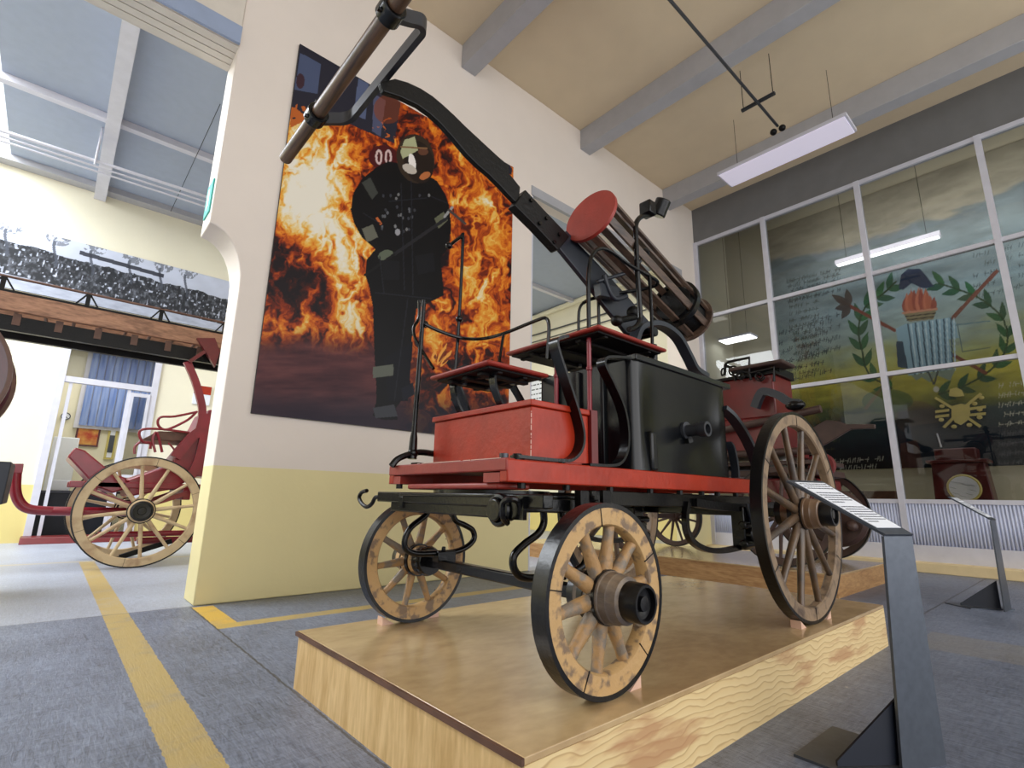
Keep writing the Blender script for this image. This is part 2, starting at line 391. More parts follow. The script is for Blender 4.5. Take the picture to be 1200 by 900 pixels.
    rr = N.new('ShaderNodeMapRange'); rr.inputs[3].default_value = .26; rr.inputs[4].default_value = .5; L.new(n1.outputs[0], rr.inputs[0]); L.new(rr.outputs[0], b.inputs['Roughness'])
    bp = N.new('ShaderNodeBump'); bp.inputs['Strength'].default_value = .6; bp.inputs['Distance'].default_value = .012; L.new(mx4.outputs[0], bp.inputs['Height']); L.new(bp.outputs[0], b.inputs['Normal'])
    return mt
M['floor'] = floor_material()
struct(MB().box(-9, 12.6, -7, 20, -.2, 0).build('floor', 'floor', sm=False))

# middle wall: pier with corbel + second pier at the corner + lintels
w = MB()
# profile of pier (X,Z), left side with curved haunch
prof = [(1.15, 0), (1.15, 3.05)]
for k in range(1, 9):
    a = k/8*pi/2
    prof.append((.80+.35*math.cos(a), 3.12+.58*math.sin(a)))
prof += [(.80, 5.83), (.80, ZC), (XG+.05, ZC), (XG+.05, 0), (10.02, 0), (10.02, 6.19), (5.33, 6.19), (5.33, 0)]
w.prism([(x, YW, z) for x, z in prof], (0, YW2-YW, 0))
struct(w.build('wall_middle', 'wall', bevel=.012))
# boarded lintel over the left opening
w = MB(); w.box(-9, .80, YW-.05, YW2+.02, 5.84, ZC)
struct(w.build('wall_lintel', 'siding', bevel=.01))
w = MB()
for k in range(4): w.box(-9, .80, YW-.02+k*.11, YW+.075+k*.11, 5.82, 5.845)
struct(w.build('trim_1', 'siding'))
struct(MB().box(-9, .80, YW-.085, YW-.05, 5.83, 6.05).build('trim_2', 'blue_trim'))
# header trim of the wide opening
struct(MB().box(5.30, 10.05, YW-.012, YW+.05, 6.02, 6.19).build('trim_3', 'beam'))
struct(MB().box(5.33, 5.37, YW+.02, YW2-.02, 0, 6.02).build('trim_4', 'white_metal'))

# ceiling and beams
struct(MB().box(-9, 12.6, -7, YW2, ZC, ZC+.2).build('ceiling', 'ceil', sm=False))
for i, x in enumerate((.95, 3.77, 6.58, 9.42)):
    b_ = MB(); b_.box(x, x+.27, -7, YW, ZC-.42, ZC)
    struct(b_.build('trim_%d' % (10+i), 'beam', bevel=.008))
# far room
struct(MB().box(-1.65, 12.6, YW2, 20, 7.68, 7.85).build('ceiling_far', 'ceil_far', sm=False))
for i, y in enumerate((10.9,)):
    struct(MB().box(-9, 12.5, y, y+.14, 7.56, 7.68).build('trim_%d' % (20+i), 'white_metal'))
struct(MB().box(-.27, -.06, YW2, 14, 7.40, 7.68).build('trim_24', 'white_metal'))
struct(MB().box(3.6, 3.8, YW2, 14, 7.40, 7.68).build('trim_25', 'white_metal'))
struct(MB().box(-9, 12.5, 13.72, 14, 7.55, 7.68).build('trim_26', 'beam'))
w = MB()
w.box(-9, -.22, YF, YF+.2, 0, 7.68); w.box(-.22, 1.52, YF, YF+.2, 4.5, 7.68); w.box(1.52, 12.6, YF, YF+.2, 0, 7.68)
struct(w.build('wall_far', 'wall_far', sm=False))
struct(MB().box(12.5, 12.7, YW2, YF, 0, 7.68).build('wall_far_side', 'wall_far', sm=False))
# office behind the door
struct(MB().box(-2.2, 3.2, 17.6, 17.8, 0, 4.8).build('wall_office_back', 'cream', sm=False))
struct(MB().box(-2.4, -2.2, YF+.2, 17.6, 0, 4.8).build('wall_office_left', 'cream', sm=False))
struct(MB().box(3.2, 3.4, YF+.2, 17.6, 0, 4.8).build('wall_office_right', 'cream', sm=False))
struct(MB().box(-2.4, 3.4, YF+.2, 17.8, 4.8, 4.9).build('ceiling_office', 'ceil_far', sm=False))

# pipes of the far room
def run(name, label, pts, r, m_='white_metal', cat='pipe', group=None):
    return tag(MB().tube(pts, r, 8).build(name, m_), label, cat, group)
run('conduit_pipe', 'uppermost thin white conduit crossing under the far room ceiling', [at(-60, 133, 'Y', 11.5), at(262, 237, 'Y', 11.5)], .03)
run('conduit_pipe', 'middle thin white conduit crossing under the far room ceiling', [at(-60, 140, 'Y', 11.6), at(262, 243, 'Y', 11.6)], .018)
run('conduit_pipe', 'lowest thin white conduit crossing under the far room ceiling', [at(-60, 145, 'Y', 11.7), at(262, 249, 'Y', 11.7)], .018)
run('drop_pipe', 'vertical white pipe dropping from the ceiling beam to the conduits', [(-.31, 11.45, 6.9), (-.31, 11.45, 7.68)], .02)
run('guy_wire', 'thin dark wire slanting below the grey far ceiling', [at(200, 248, 'Y', 13.5), at(258, 122, 'Z', 7.6)], .006, 'black', 'wire')

# glazed wall
w = MB()
w.box(XG, XG+.2, -7, YW, 7.08, ZC)
struct(w.build('wall_right', 'wall_band', sm=False))
struct(MB().box(XG-.30, XG+.25, -7, YW, 0, .15).build('baseboard_right', 'curb', bevel=.01))
struct(MB().box(XG+.1, XG+.2, -7, YW, .15, 1.05).build('wall_right_base', 'cream', sm=False))
mull = [5.58, 4.0, 2.235, .485, -1.27, -3.0, -4.8]
w = MB()
for z0, z1 in ((7.0, 7.08), (5.13, 5.20), (3.23, 3.30), (1.05, 1.12), (.15, .40)): w.box(XG-.03, XG+.07, -7, YW, z0, z1)
for y in mull: w.box(XG-.045, XG+.08, y-.045, y+.045, .15, 7.08)
wf = struct(w.build('window_1', 'white_metal'))
zz = [(1.12, 3.23), (3.30, 5.13), (5.20, 7.0)]
for i in range(4):
    for z0, z1 in zz:
        MB().box(XG+.015, XG+.023, mull[i+1]+.045, mull[i]-.045, z0, z1).build('pane', 'glass', wf, sm=False)
struct(MB().box(-9.2, -9.0, -7, YW, 0, ZC).build('wall_left_blocker', 'wall', sm=False))  # unseen wall, added to keep sky light off the near floor
struct(MB().box(-9.2, -9.0, YW2, 20, 0, 5.6).build('wall_far_left_blocker', 'wall_far', sm=False))  # unseen wall, added to stop the bright sky reflecting in the panes
# corrugated panels under the sill
def corr(y0, y1):
    g = MB(); n = int((y1-y0)/.006)
    def fn(u, v):
        y = y0+(y1-y0)*u
        return (XG-.008+.013*math.sin(2*pi*y/.043), y, .40+.65*v)
    g.grid(n, 1, fn); return g
for i in range(4):
    o = corr(mull[i+1]+.045, mull[i]-.045).build('corrugated_panel', 'corr', wf)
    sd = o.modifiers.new('t', 'SOLIDIFY'); sd.thickness = .004
# gallery
struct(MB().box(12.35, 12.55, -7, 5.9, 0, ZC).build('wall_gallery', 'gallery_wall', sm=False))
struct(MB().box(XG+.2, 12.35, 5.62, 5.75, 0, ZC).build('wall_gallery_end', 'gallery_wall', sm=False))

# ================================================================== PRINTS
# --- firefighter poster
PX0, PX1, PZ0, PZ1 = 1.415, 4.86, 1.80, 6.30
poster = thing('poster', 'tall photo print of a firefighter with an axe before huge orange flames', 'poster', (3.1, YW, 1.8))
MB().box(PX0, PX1, YW-.035, YW-.001, PZ0, PZ1).build('board', 'black_rough', poster)
cv = Canvas((PX0, YW-.037, PZ0), (PX1-PX0, 0, 0), (0, 0, PZ1-PZ0), 380, 520)
x, y = cv.x, cv.y
wx = fbm(x/26, y/26, 4, 3)*2-1; wy = fbm(x/26+50, y/26, 4, 9)*2-1
n1 = fbm((x+wx*26)/15, (y+wy*38)/26, 6, 20)
rid = 1-np.abs(2*fbm((x+wx*20)/11, (y+wy*26)/19, 5, 40)-1)
def G(cx, cy, rx, ry, p=1): return np.exp(-((((x-cx)/rx)**2+((y-cy)/ry)**2)**p))
I = .24*np.ones_like(x)
I += .74*G(372, 235, 44, 60)+.50*G(398, 310, 34, 40)+.36*G(350, 200, 60, 60)
I += .24*G(556, 240, 38, 120, 2)+.16*G(520, 170, 22, 50)+.16*G(560, 335, 40, 60)+.22*G(455, 130, 28, 22)+.12*G(520, 410, 60, 40)+.3*G(575, 240, 12, 22)
I += .24*G(330, 385, 40, 16)+.22*G(400, 375, 40, 30)+.30*G(410, 340, 20, 60)
I -= .26*G(338, 300, 34, 34)+.34*G(372, 330, 30, 42)+.22*G(330, 420, 80, 20)
I += (n1-.5)*1.05+(rid-.70)*.85
I = np.clip(I, 0, 1.15)
st = [0, .18, .34, .5, .66, .82, 1.0, 1.2]
cols = np.array([(26, 14, 20), (62, 22, 18), (134, 44, 18), (206, 88, 22), (242, 140, 36), (252, 194, 84), (254, 236, 190), (255, 252, 244)], float)
for k in range(3): cv.c[..., k] = np.interp(I, st, cols[:, k])
# ground of the photograph
gb = 398+8*wx+(x-300)*.05
gm = 1/(1+np.exp(-(y-gb)/5)); gm = gm*(1/(1+np.exp((x-478)/10)))
gn = fbm(x/40, y/7, 5, 70)
gc = np.stack([104*(.55+gn*.7), 60*(.45+gn*.8), 60*(.6+gn*.6)], -1)
cv.c = cv.c*(1-gm[..., None])+gc*gm[..., None]
dk = 1/(1+np.exp(-(y-(468+.02*(x-300)+6*wx))/9)); cv.c = cv.c*(1-.82*dk[..., None])+.82*dk[..., None]*np.array((34, 34, 52))
cv.c *= .92
# dark fire engine at the top of the photograph
tm = cv.pmask([(340, 40), (600, 180), (600, 205), (560, 190), (530, 160), (500, 130), (470, 118), (462, 168), (420, 150), (380, 130), (340, 150)])
tn = fbm(x/9, y/30, 3, 90)
cv.fill(tm, (40, 40, 52)); cv.poly([(352, 62), (376, 75), (372, 110), (345, 105)], (74, 84, 112)); cv.poly([(420, 92), (432, 98), (428, 140), (414, 134)], (84, 94, 124)); cv.poly([(438, 110), (452, 118), (446, 160), (436, 154)], (78, 82, 108))
cv.ell(352, 95, 5, 9, (60, 40, 50))
fm = (I > .62) & tm & (y > 118+(x-345)*.12); cv.fill(fm, (220, 110, 40), .8)
cv.ell(449, 184, 17, 14, (74, 18, 22)); 
for cx in (444, 455):
    cv.ell(cx, 184, 4.2, 9, (206, 180, 176)); cv.ell(cx, 184, 1.8, 6, (74, 18, 22))
cv.ell(455, 128, 17, 17, (150, 60, 26), .5)
# figure
blk = (9, 9, 13)
cv.poly([(441, 196), (424, 210), (414, 226), (411, 246), (415, 262), (424, 278), (440, 292), (430, 304), (428, 322), (433, 338), (437, 360), (438, 392), (439, 420), (441, 452), (441, 470), (437, 487), (448, 492), (466, 492), (464, 478), (470, 470), (482, 462), (480, 440), (483, 395), (488, 362), (508, 352), (520, 346), (518, 320), (516, 302), (526, 290), (529, 266), (526, 240), (521, 226), (512, 212), (500, 205), (488, 204), (472, 192), (455, 189)], blk)
cv.poly([(450, 420), (484, 400), (478, 470), (455, 470)], (10, 11, 20))
cv.poly([(437, 430), (461, 427), (461, 440), (437, 443)], (96, 100, 90)); cv.poly([(437, 478), (462, 474), (466, 488), (440, 490)], (62, 64, 70)); cv.poly([(470, 455), (484, 448), (486, 462), (472, 470)], (20, 22, 34))
cv.poly([(424, 214), (434, 208), (443, 226), (436, 234)], (60, 62, 58)); cv.poly([(424, 268), (437, 263), (443, 278), (430, 284)], (100, 100, 88))
cv.ell(452, 299, 9, 6, (92, 100, 84), rot=-.3); cv.poly([(509, 256), (520, 248), (525, 258), (514, 268)], (96, 98, 78))
cv.line(462, 298, 523, 256, 4, (34, 34, 38)); cv.line(521, 254, 530, 243, 3, (150, 150, 150)); cv.line(526, 246, 545, 262, 3, (70, 62, 60)); cv.line(428, 322, 462, 298, 3, (20, 20, 22))
for k in range(26):
    ax, ay = 445+random.random()*60, 225+random.random()*50; cv.ell(ax, ay, 1.3, 2.0, random.choice([(110, 112, 118), (70, 72, 80), (140, 140, 140)]), .8)
cv.line(442, 256, 446, 262, 3, (190, 100, 50)); cv.ell(466, 272, 3, 4, (150, 150, 155))
cv.ell(487, 186, 22, 29, (52, 40, 30), rot=-.2); cv.ell(491, 190, 17, 25, (34, 24, 20), rot=-.2); cv.poly([(469, 178), (474, 164), (486, 160), (490, 176), (480, 182), (472, 186)], (170, 172, 134))
cv.ell(483, 190, 4, 10, (236, 230, 224), rot=-.2); cv.ell(480, 198, 9, 5, (190, 180, 168), rot=.5); cv.ell(498, 206, 7, 4, (176, 104, 60), rot=-.5); cv.ell(496, 178, 6, 4, (96, 60, 44))
cv.line(470, 172, 500, 174, 2, (130, 96, 66))
# small flame near the boots
for (x1_, y1_, x2_, y2_) in ((512, 428, 524, 402), (516, 430, 530, 410), (508, 424, 510, 410)): cv.leaf(x1_, y1_, x2_, y2_, 6, (232, 160, 70)); cv.leaf(x1_+2, y1_-3, x2_, y2_+5, 3, (120, 50, 24))
for q_ in ((470, 215, 474, 340), (482, 212, 484, 345), (440, 343, 506, 350), (445, 300, 450, 344), (478, 350, 462, 470), (426, 250, 446, 262), (505, 230, 524, 238), (456, 236, 500, 232)): cv.line(*q_, 1.3, (34, 36, 44), .8)
cv.poly([(486, 300), (508, 296), (510, 318), (490, 322)], (18, 19, 24)); cv.poly([(448, 305), (468, 306), (468, 328), (449, 328)], (18, 19, 24))
cv.build('photo_print', poster, .42)

# --- crowd photograph on the far wall
ph = thing('photo_banner', 'long black and white crowd photograph high on the far wall', 'photograph', (.5, YF, 4.95))
MB().box(-3.6, 3.6, YF-.03, YF-.001, 4.95, 6.29).build('board', 'black_rough', ph)
cv = Canvas((-3.6, YF-.032, 4.95), (7.2, 0, 0), (0, 0, 1.34), 700, 130)
X_, Z_ = cv.W[..., 0], cv.v
sky = 150+60*cv.v+20*(fbm(X_*3, Z_*4, 4, 5)-.5)
cr_top = .74-.10*(X_+1.6)/4+.08*(fbm(X_*4, X_*0, 3, 8)-.5)
cr_bot = .22-.02*(X_+1.6)
n_ = fbm(X_*22, Z_*20, 3, 12); n2 = vnoise(X_*34, Z_*20, 77)
crowd = 46+150*np.clip(n_-.42, 0, 1)+np.where(n2 > .83, 110, 0)
ground = 150+40*fbm(X_*6, Z_*18, 3, 31)
g = np.where(Z_ > cr_top, sky, np.where(Z_ > cr_bot, crowd, ground))
cv.c = np.stack([g*.94, g*.97, g*1.05], -1)
for k in range(9):
    tx = -3.3+k*.62+.2*random.random()
    m_ = (np.abs(X_-tx+.05*np.sin(Z_*9)) < .025) & (Z_ > .5) & (Z_ < .92); cv.fill(m_, (70, 74, 84), .8)
    m_ = ((X_-tx)/.2)**2+((Z_-.97)/.12)**2 < 1; cv.fill(m_ & (n_ > .5), (96, 100, 108), .7)
m_ = (X_ > -.3) & (X_ < 1.25) & (np.abs(Z_-.82+.03*(X_)) < .035); cv.fill(m_, (50, 52, 60), .9)
cv.build('photo_print', ph, .4)

# --- mural in the gallery
mural = thing('mural', 'painted mural of laurel, column, brazier and crossed axes behind the glazing', 'mural', (12.35, 1, 1.72))
MB().box(12.31, 12.349, -4.5, 4.62, 1.72, 7.6).build('board', 'cream', mural)
cv = Canvas((12.306, 4.62, 1.72), (0, -9.12, 0), (0, 0, 5.88), 760, 470)
x, y = cv.x, cv.y; zz_ = cv.W[..., 2]; yy_ = cv.W[..., 1]
nn = fbm(yy_*1.2, zz_*3, 5, 4)
zk = zz_+.35*(nn-.5)*2
stz = [1.7, 2.2, 2.7, 3.0, 3.4, 3.9, 4.3, 5.2, 6.2, 6.62, 6.75]
cz = np.array([(20, 24, 22), (24, 36, 44), (44, 64, 66), (108, 112, 48), (172, 164, 62), (158, 164, 106), (136, 154, 148), (122, 142, 148), (116, 130, 132), (98, 108, 110), (136, 132, 116)], float)
for k in range(3): cv.c[..., k] = np.interp(zk, stz, cz[:, k])
cv.c *= (.86+.3*fbm(yy_*3, zz_*8, 4, 14))[..., None]
dm = (1/(1+np.exp(-(y-500)/9)))*(1/(1+np.exp((x-960)/12))); cv.c = cv.c*(1-.75*dm[..., None])+np.array((18, 20, 16))*.75*dm[..., None]
cv.ell(1075, 490, 26, 20, (92, 62, 48), .45); cv.ell(1040, 470, 30, 14, (40, 74, 44), .5)
def scribble(x0, y0, x1, y1, n, col, h=4, dens=.8, a=.8, rows=1, dy=10):
    for r in range(rows):
        for k in range(n):
            if random.random() > dens: continue
            t = (k+.5)/n; cx = x0+(x1-x0)*t; cy = y0+(y1-y0)*t+r*dy
            wd = abs(x1-x0)/n*.34
            q = random.randint(0, 3)
            if q != 1: cv.line(cx-wd, cy-h/2, cx-wd, cy+h/2, 1.0, col, a)
            if q != 2: cv.line(cx-wd, cy, cx+wd, cy, 1.0, col, a)
            if q != 0: cv.line(cx+wd, cy-h/2, cx+wd*.4, cy+h/2, 1.0, col, a)
scribble(922, 330, 985, 315, 16, (44, 54, 58), 4, .85, .6, 5, 6)
scribble(908, 392, 975, 376, 14, (40, 50, 56), 5, .75, .6, 6, 11.5)
scribble(940, 378, 985, 368, 9, (40, 50, 56), 5, .75, .55, 4, 13)
scribble(925, 352, 960, 345, 9, (50, 58, 50), 4, .8, .5, 12, 8)
scribble(915, 470, 985, 462, 12, (120, 120, 60), 3, .6, .4, 8, 9)
scribble(1140, 300, 1200, 286, 9, (44, 54, 56), 5, .7, .55, 5, 12)
scribble(978, 541, 1036, 537, 10, (176, 174, 160), 5, .9, .9)
scribble(984, 549, 1028, 546, 7, (176, 174, 160), 5, .9, .9)
scribble(978, 558, 1036, 555, 10, (176, 174, 160), 5, .9, .9)
scribble(1170, 452, 1215, 447, 7, (190, 188, 170), 5, .95, .9, 9, 11.5)
scribble(1130, 455, 1160, 452, 5, (96, 110, 70), 3, .7, .4, 2, 9)
def laurel(pts, col, sgn):
    P = [(Vector((*p, 0))) for p in pts]; S = smooth(P, 3)
    for i in range(0, len(S)-1):
        d = (S[i+1]-S[i]).normalized(); q = Vector((-d.y, d.x, 0))
        if i % 2: cv.line(S[i].x, S[i].y, S[i+1].x, S[i+1].y, 2.2, (34, 58, 30), .9); continue
        for s_ in (-1, 1):
            e = S[i]+d*19+q*s_*12
            cv.leaf(S[i].x, S[i].y, e.x, e.y, 8, (col[0]+random.randint(-8, 8), col[1]+random.randint(-10, 10), col[2]), .92)
        cv.line(S[i].x, S[i].y, S[i+1].x, S[i+1].y, 2.2, (34, 58, 30), .9)
laurel([(1045, 455), (1018, 438), (1010, 410), (1006, 385), (1014, 360), (1034, 345), (1050, 330)], (38, 84, 50), 1)
laurel([(1100, 462), (1135, 450), (1165, 430), (1180, 405), (1176, 375), (1152, 352), (1125, 340), (1100, 332)], (36, 78, 48), 1)
cv.line(984, 352, 1048, 387, 4, (112, 60, 48)); cv.line(1168, 318, 1117, 372, 4.5, (108, 66, 54)); cv.line(1115, 415, 1155, 437, 4, (112, 62, 46)); cv.line(1015, 478, 1045, 440, 4, (120, 96, 50), .8)
for e_ in ((974, 345), (992, 338), (986, 374), (978, 362)): cv.leaf(996, 358, *e_, 9, (66, 58, 54), .9)
# helmet
cv.poly([(1053, 338), (1056, 322), (1064, 315), (1078, 315), (1086, 324), (1095, 336), (1082, 338), (1068, 332), (1058, 340)], (36, 48, 72))
# flames and bowl
for k in range(14):
    fx = 1060+k*2.6; cv.leaf(fx, 366, fx+random.uniform(-3, 3), 352-13*math.sin(pi*(k+.6)/15)-random.random()*5, 7, random.choice([(150, 84, 60), (166, 100, 74), (126, 62, 48)]), .95)
cv.poly([(1058, 366), (1098, 361), (1094, 374), (1064, 377)], (120, 112, 84)); cv.line(1058, 367, 1098, 362, 2.5, (170, 120, 96)); cv.line(1061, 371, 1096, 367, 1.2, (50, 48, 44)); cv.line(1063, 375, 1094, 371, 1.2, (50, 48, 44))
# column
cv.poly([(1050, 385), (1060, 380), (1112, 372), (1120, 378), (1124, 396), (1112, 398), (1118, 432), (1064, 440), (1058, 412), (1052, 405)], (132, 164, 178))
for k in range(7): cv.line(1064+k*8.4, 380-k*1.2, 1072+k*7.4, 440-k, 1.8, (58, 84, 100)); cv.line(1067.5+k*8.4, 380-k*1.2, 1075+k*7.4, 440-k, 1.5, (176, 200, 208))
cv.poly([(1050, 400), (1058, 400), (1064, 432), (1052, 430)], (52, 72, 88)); cv.line(1122, 380, 1128, 412, 1.6, (70, 96, 108)); cv.line(1120, 381, 1160, 376, 1.4, (96, 124, 130)); cv.line(1128, 412, 1160, 407, 1.4, (110, 124, 96))
cv.poly([(1068, 440), (1120, 432), (1114, 446), (1098, 440), (1090, 448), (1080, 442), (1074, 446)], (120, 136, 120)); cv.line(1088, 436, 1094, 450, 2, (60, 66, 60)); cv.line(1099, 435, 1095, 450, 2, (60, 66, 60)); cv.ell(1097, 456, 3.4, 3.4, (190, 190, 176))
# broad low shapes of the lower part
cv.poly([(1060, 500), (1100, 495), (1180, 500), (1215, 505), (1215, 570), (1060, 566)], (16, 28, 44), .6)
cv.poly([(1055, 520), (1075, 515), (1085, 560), (1056, 562)], (110, 56, 34), .5)
cv.build('painted_surface', mural, .5)

# gilt emblem fixed inside the glass
em = thing('emblem', 'gilt emblem of a helmet over crossed axes and hoses on the mural', 'emblem', at(1127, 515, 'X', 12.25))
def gpoly(pts, nm, m_='gold', d=.03):
    MB().prism([at(px, py, 'X', 12.27) for px, py in pts], (.03, 0, 0)).build(nm, m_, em, sm=False)
gpoly([(1115, 476), (1126, 473), (1136, 475), (1137, 486), (1133, 493), (1126, 498), (1119, 495), (1115, 488)], 'shield')
gpoly([(1112, 464), (1113, 456), (1121, 454), (1127, 457), (1130, 464), (1121, 465)], 'helmet')
for a, b_ in (((1096, 466), (1116, 478)), ((1106, 501), (1118, 489)), ((1150, 461), (1133, 475)), ((1149, 500), (1133, 489))):
    pa, pb = at(*a, 'X', 12.28), at(*b_, 'X', 12.28); MB().bar(pa, pb, .045, .03, (1, 0, 0)).build('axe_handle', 'gold', em, sm=False)
for pts in ([(1096, 481), (1112, 479), (1112, 482), (1096, 484)], [(1096, 487), (1112, 485), (1112, 488), (1096, 490)], [(1134, 478), (1155, 475), (1155, 478), (1134, 481)], [(1134, 485), (1155, 483), (1155, 486), (1134, 488)]): gpoly(pts, 'hose_end')
for c in ((1104, 476), (1103, 492), (1118, 500), (1142, 473), (1148, 480), (1148, 489), (1136, 498), (1150, 466)):
    p = at(*c, 'X', 12.28); MB().ball(p, .04, (.3, 1, .9)).build('leaf_boss', 'gold', em)

# ================================================================== LAMPS
def lamp_panel(name, label, P, th, m_, wires=None, group=None, fm='white_metal'):
    P = [Vector(p) for p in P]; c = sum(P, Vector())/4
    t = thing(name, label, 'lamp', c, group)
    MB().prism([p+Vector((0, 0, .012)) for p in P], (0, 0, th)).build('housing', fm, t)
    MB().prism([p+(c-p)*.03 for p in P], (0, 0, .012)).build('diffuser', m_, t)
    if wires:
        for a, z in wires: MB().cyl((a[0], a[1], c.z+th), (a[0], a[1], z), .004, 6).build('suspension_wire', 'black', t)
    return t
lamp_panel('ceiling_lamp', 'flat white pendant lamp hanging by wires under the grey ceiling beam', [(8.20, 1.71, 6.8), (8.72, 1.71, 6.8), (8.72, 3.77, 6.8), (8.20, 3.77, 6.8)], .06, 'diffuser', [((8.46, 1.95), ZC), ((8.46, 3.5), ZC)])
c1, c2 = at(980, 312, 'X', 11.7), at(1103, 279, 'X', 11.7)
lamp_panel('tube_lamp', 'long glowing white tube lamp hung before the blue part of the mural', [(c1.x-.06, c1.y, 5.92), (c1.x+.06, c1.y, 5.92), (c1.x+.06, c2.y, 5.92), (c1.x-.06, c2.y, 5.92)], .10, 'tube', [((c1.x, c1.y-.2), ZC), ((c1.x, c2.y+.2), ZC)])
c1, c2 = at(829, 402, 'X', 11.5), at(878, 391, 'X', 11.5)
t_ = lamp_panel('tube_lamp', 'short bright two tube lamp behind the leftmost column of panes', [(11.35, min(c1.y, 5.5), 4.75), (11.75, min(c1.y, 5.5), 4.75), (11.75, 4.75, 4.75), (11.35, 4.75, 4.75)], .05, 'tube', [((11.55, 5.3), ZC), ((11.55, 4.9), ZC)])
# suspended rail with a small pair of speakers
sr = thing('cable_rail', 'thin steel rail hung under the ceiling with a small twin device at its end', 'rail', (6.5, 2.68, 7.2))
MB().tube([(3.5, 2.68, 7.2), (8.2, 2.68, 7.2)], .022, 8).build('rail', 'steel', sr)
for xx in (7.45, 4.4):
    MB().bar((xx, 2.42, 7.22), (xx, 2.94, 7.22), .05, .04).build('cross_bar', 'steel', sr)
    for yv in (2.45, 2.91): MB().cyl((xx, yv, 7.22), (xx, yv, ZC), .006, 6).build('hanger_wire', 'black', sr)
MB().ball((8.22, 2.62, 7.14), .055).ball((8.22, 2.76, 7.14), .055).build('twin_device', 'black_rough', sr)
# exit sign
ex = thing('exit_sign', 'small green exit sign on the end of the corbelled wall', 'sign', (.8, 5.83, 3.95))
MB().box(.785, .80, 5.70, 5.97, 3.86, 4.24).build('panel', 'exit_green', ex)
MB().prism([(.784, 5.79, 3.96), (.784, 5.88, 3.93), (.784, 5.85, 4.02), (.784, 5.90, 4.08), (.784, 5.87, 4.17), (.784, 5.82, 4.17), (.784, 5.80, 4.08)], (-.003, 0, 0)).build('running_figure', 'exit_white', ex, sm=False)

# ================================================================== WHEELS
def wheel(parent, c, r, w_, ns, fel, hub_r, hub_out, hub_in, rimM, spM, hubM, name='wheel', sp_w=.045, phase=0, out=-1, capr=None, ax='Y', tyre=.018, sp_t=None, bandM='rubber'):
    """wheel in plane perpendicular to ax; c = centre of the rim; out = sign of the outward side"""
    c = Vector(c); A = Vector((0, 1, 0)) if ax == 'Y' else Vector((1, 0, 0)); E = Vector((1, 0, 0)) if ax == 'Y' else Vector((0, 1, 0)); Z = Vector((0, 0, 1))
    ro, ri, h = r-tyre, r-tyre-fel, w_/2
    b = MB(); b.lathe([(ro, -h*.94), (ro, h*.94), (ri+.008, h*.9), (ri, h*.6), (ri, -h*.6), (ri+.008, -h*.9)], c, A, 72, closed=True)
    rim = b.build(name, rimM, parent)
    b = MB(); b.lathe([(r, -h), (r, h), (ro, h), (ro, -h)], c, A, 72, closed=True); b.build('tyre', 'rubber', rim)
    sp_t = sp_t or sp_w
    for k in range(ns):
        a = phase+2*pi*k/ns; d = E*math.cos(a)+Z*math.sin(a); s_ = A.cross(d)
        P = []
        for rr, ww, tt in ((hub_r*.8, sp_w*1.15, sp_t*.9), (hub_r+(ri-hub_r)*.25, sp_w*1.05, sp_t), (hub_r+(ri-hub_r)*.8, sp_w*.8, sp_t*.8), (ri+.004, sp_w*.85, sp_t*.85)):
            P.append((c+d*rr, ww, tt))
        b = MB(); rings = []
        for q, ww, tt in P:
            rings.append([b.v(q+s_*ww/2*math.cos(t)+A*tt/2*math.sin(t)) for t in [2*pi*j/10 for j in range(10)]])
        for i in range(3):
            for j in range(10): b.f([rings[i][j], rings[i][(j+1) % 10], rings[i+1][(j+1) % 10], rings[i+1][j]])
        b.f(rings[0][::-1]); b.f(rings[-1]); b.build('spoke', spM, rim)
    # seams between felloes
    b = MB()
    for k in range(ns//2):
        a = phase+2*pi*(k+.25)/ns*2; d = E*math.cos(a)+Z*math.sin(a)
        b.bar(c+d*(ri+.001)+A*out*h*.93, c+d*(ro)+A*out*h*.93, .004, .004, A)
    b.build('felloe_joint', 'black_rough', rim)
    Ao = A*out
    b = MB(); b.lathe([(hub_r*.72, -hub_in), (hub_r*.9, -hub_in*.8), (hub_r*1.04, -hub_in*.3), (hub_r*1.08, 0), (hub_r*1.08, hub_out*.22), (hub_r*1.04, hub_out*.24), (hub_r*1.02, hub_out*.40), (hub_r*.98, hub_out*.42), (hub_r*.94, hub_out*.6), (hub_r*.8, hub_out*.64)], c, Ao, 28); b.build('hub', hubM, rim)
    b = MB()
    for t0, t1, rr in ((-hub_in*.98, -hub_in*.7, .93), (-.02-h*.9, -h*.9+.008, 1.1), (h*.62, h*.62+.012, 1.12)): b.lathe([(hub_r*rr, t0), (hub_r*rr, t1)], c, Ao, 28)
    b.build('hub_band', bandM, rim)
    cr_ = capr or hub_r*.8
    b = MB(); b.lathe([(cr_, hub_out*.5), (cr_*1.02, hub_out*.55), (cr_*.98, hub_out*.97), (cr_*.93, hub_out), (cr_*.80, hub_out), (cr_*.76, hub_out*.9), (cr_*.4, hub_out*.88), (cr_*.36, hub_out*.96), (cr_*.05, hub_out*.97)], c, Ao, 28); b.build('hub_cap', bandM, rim)
    return rim

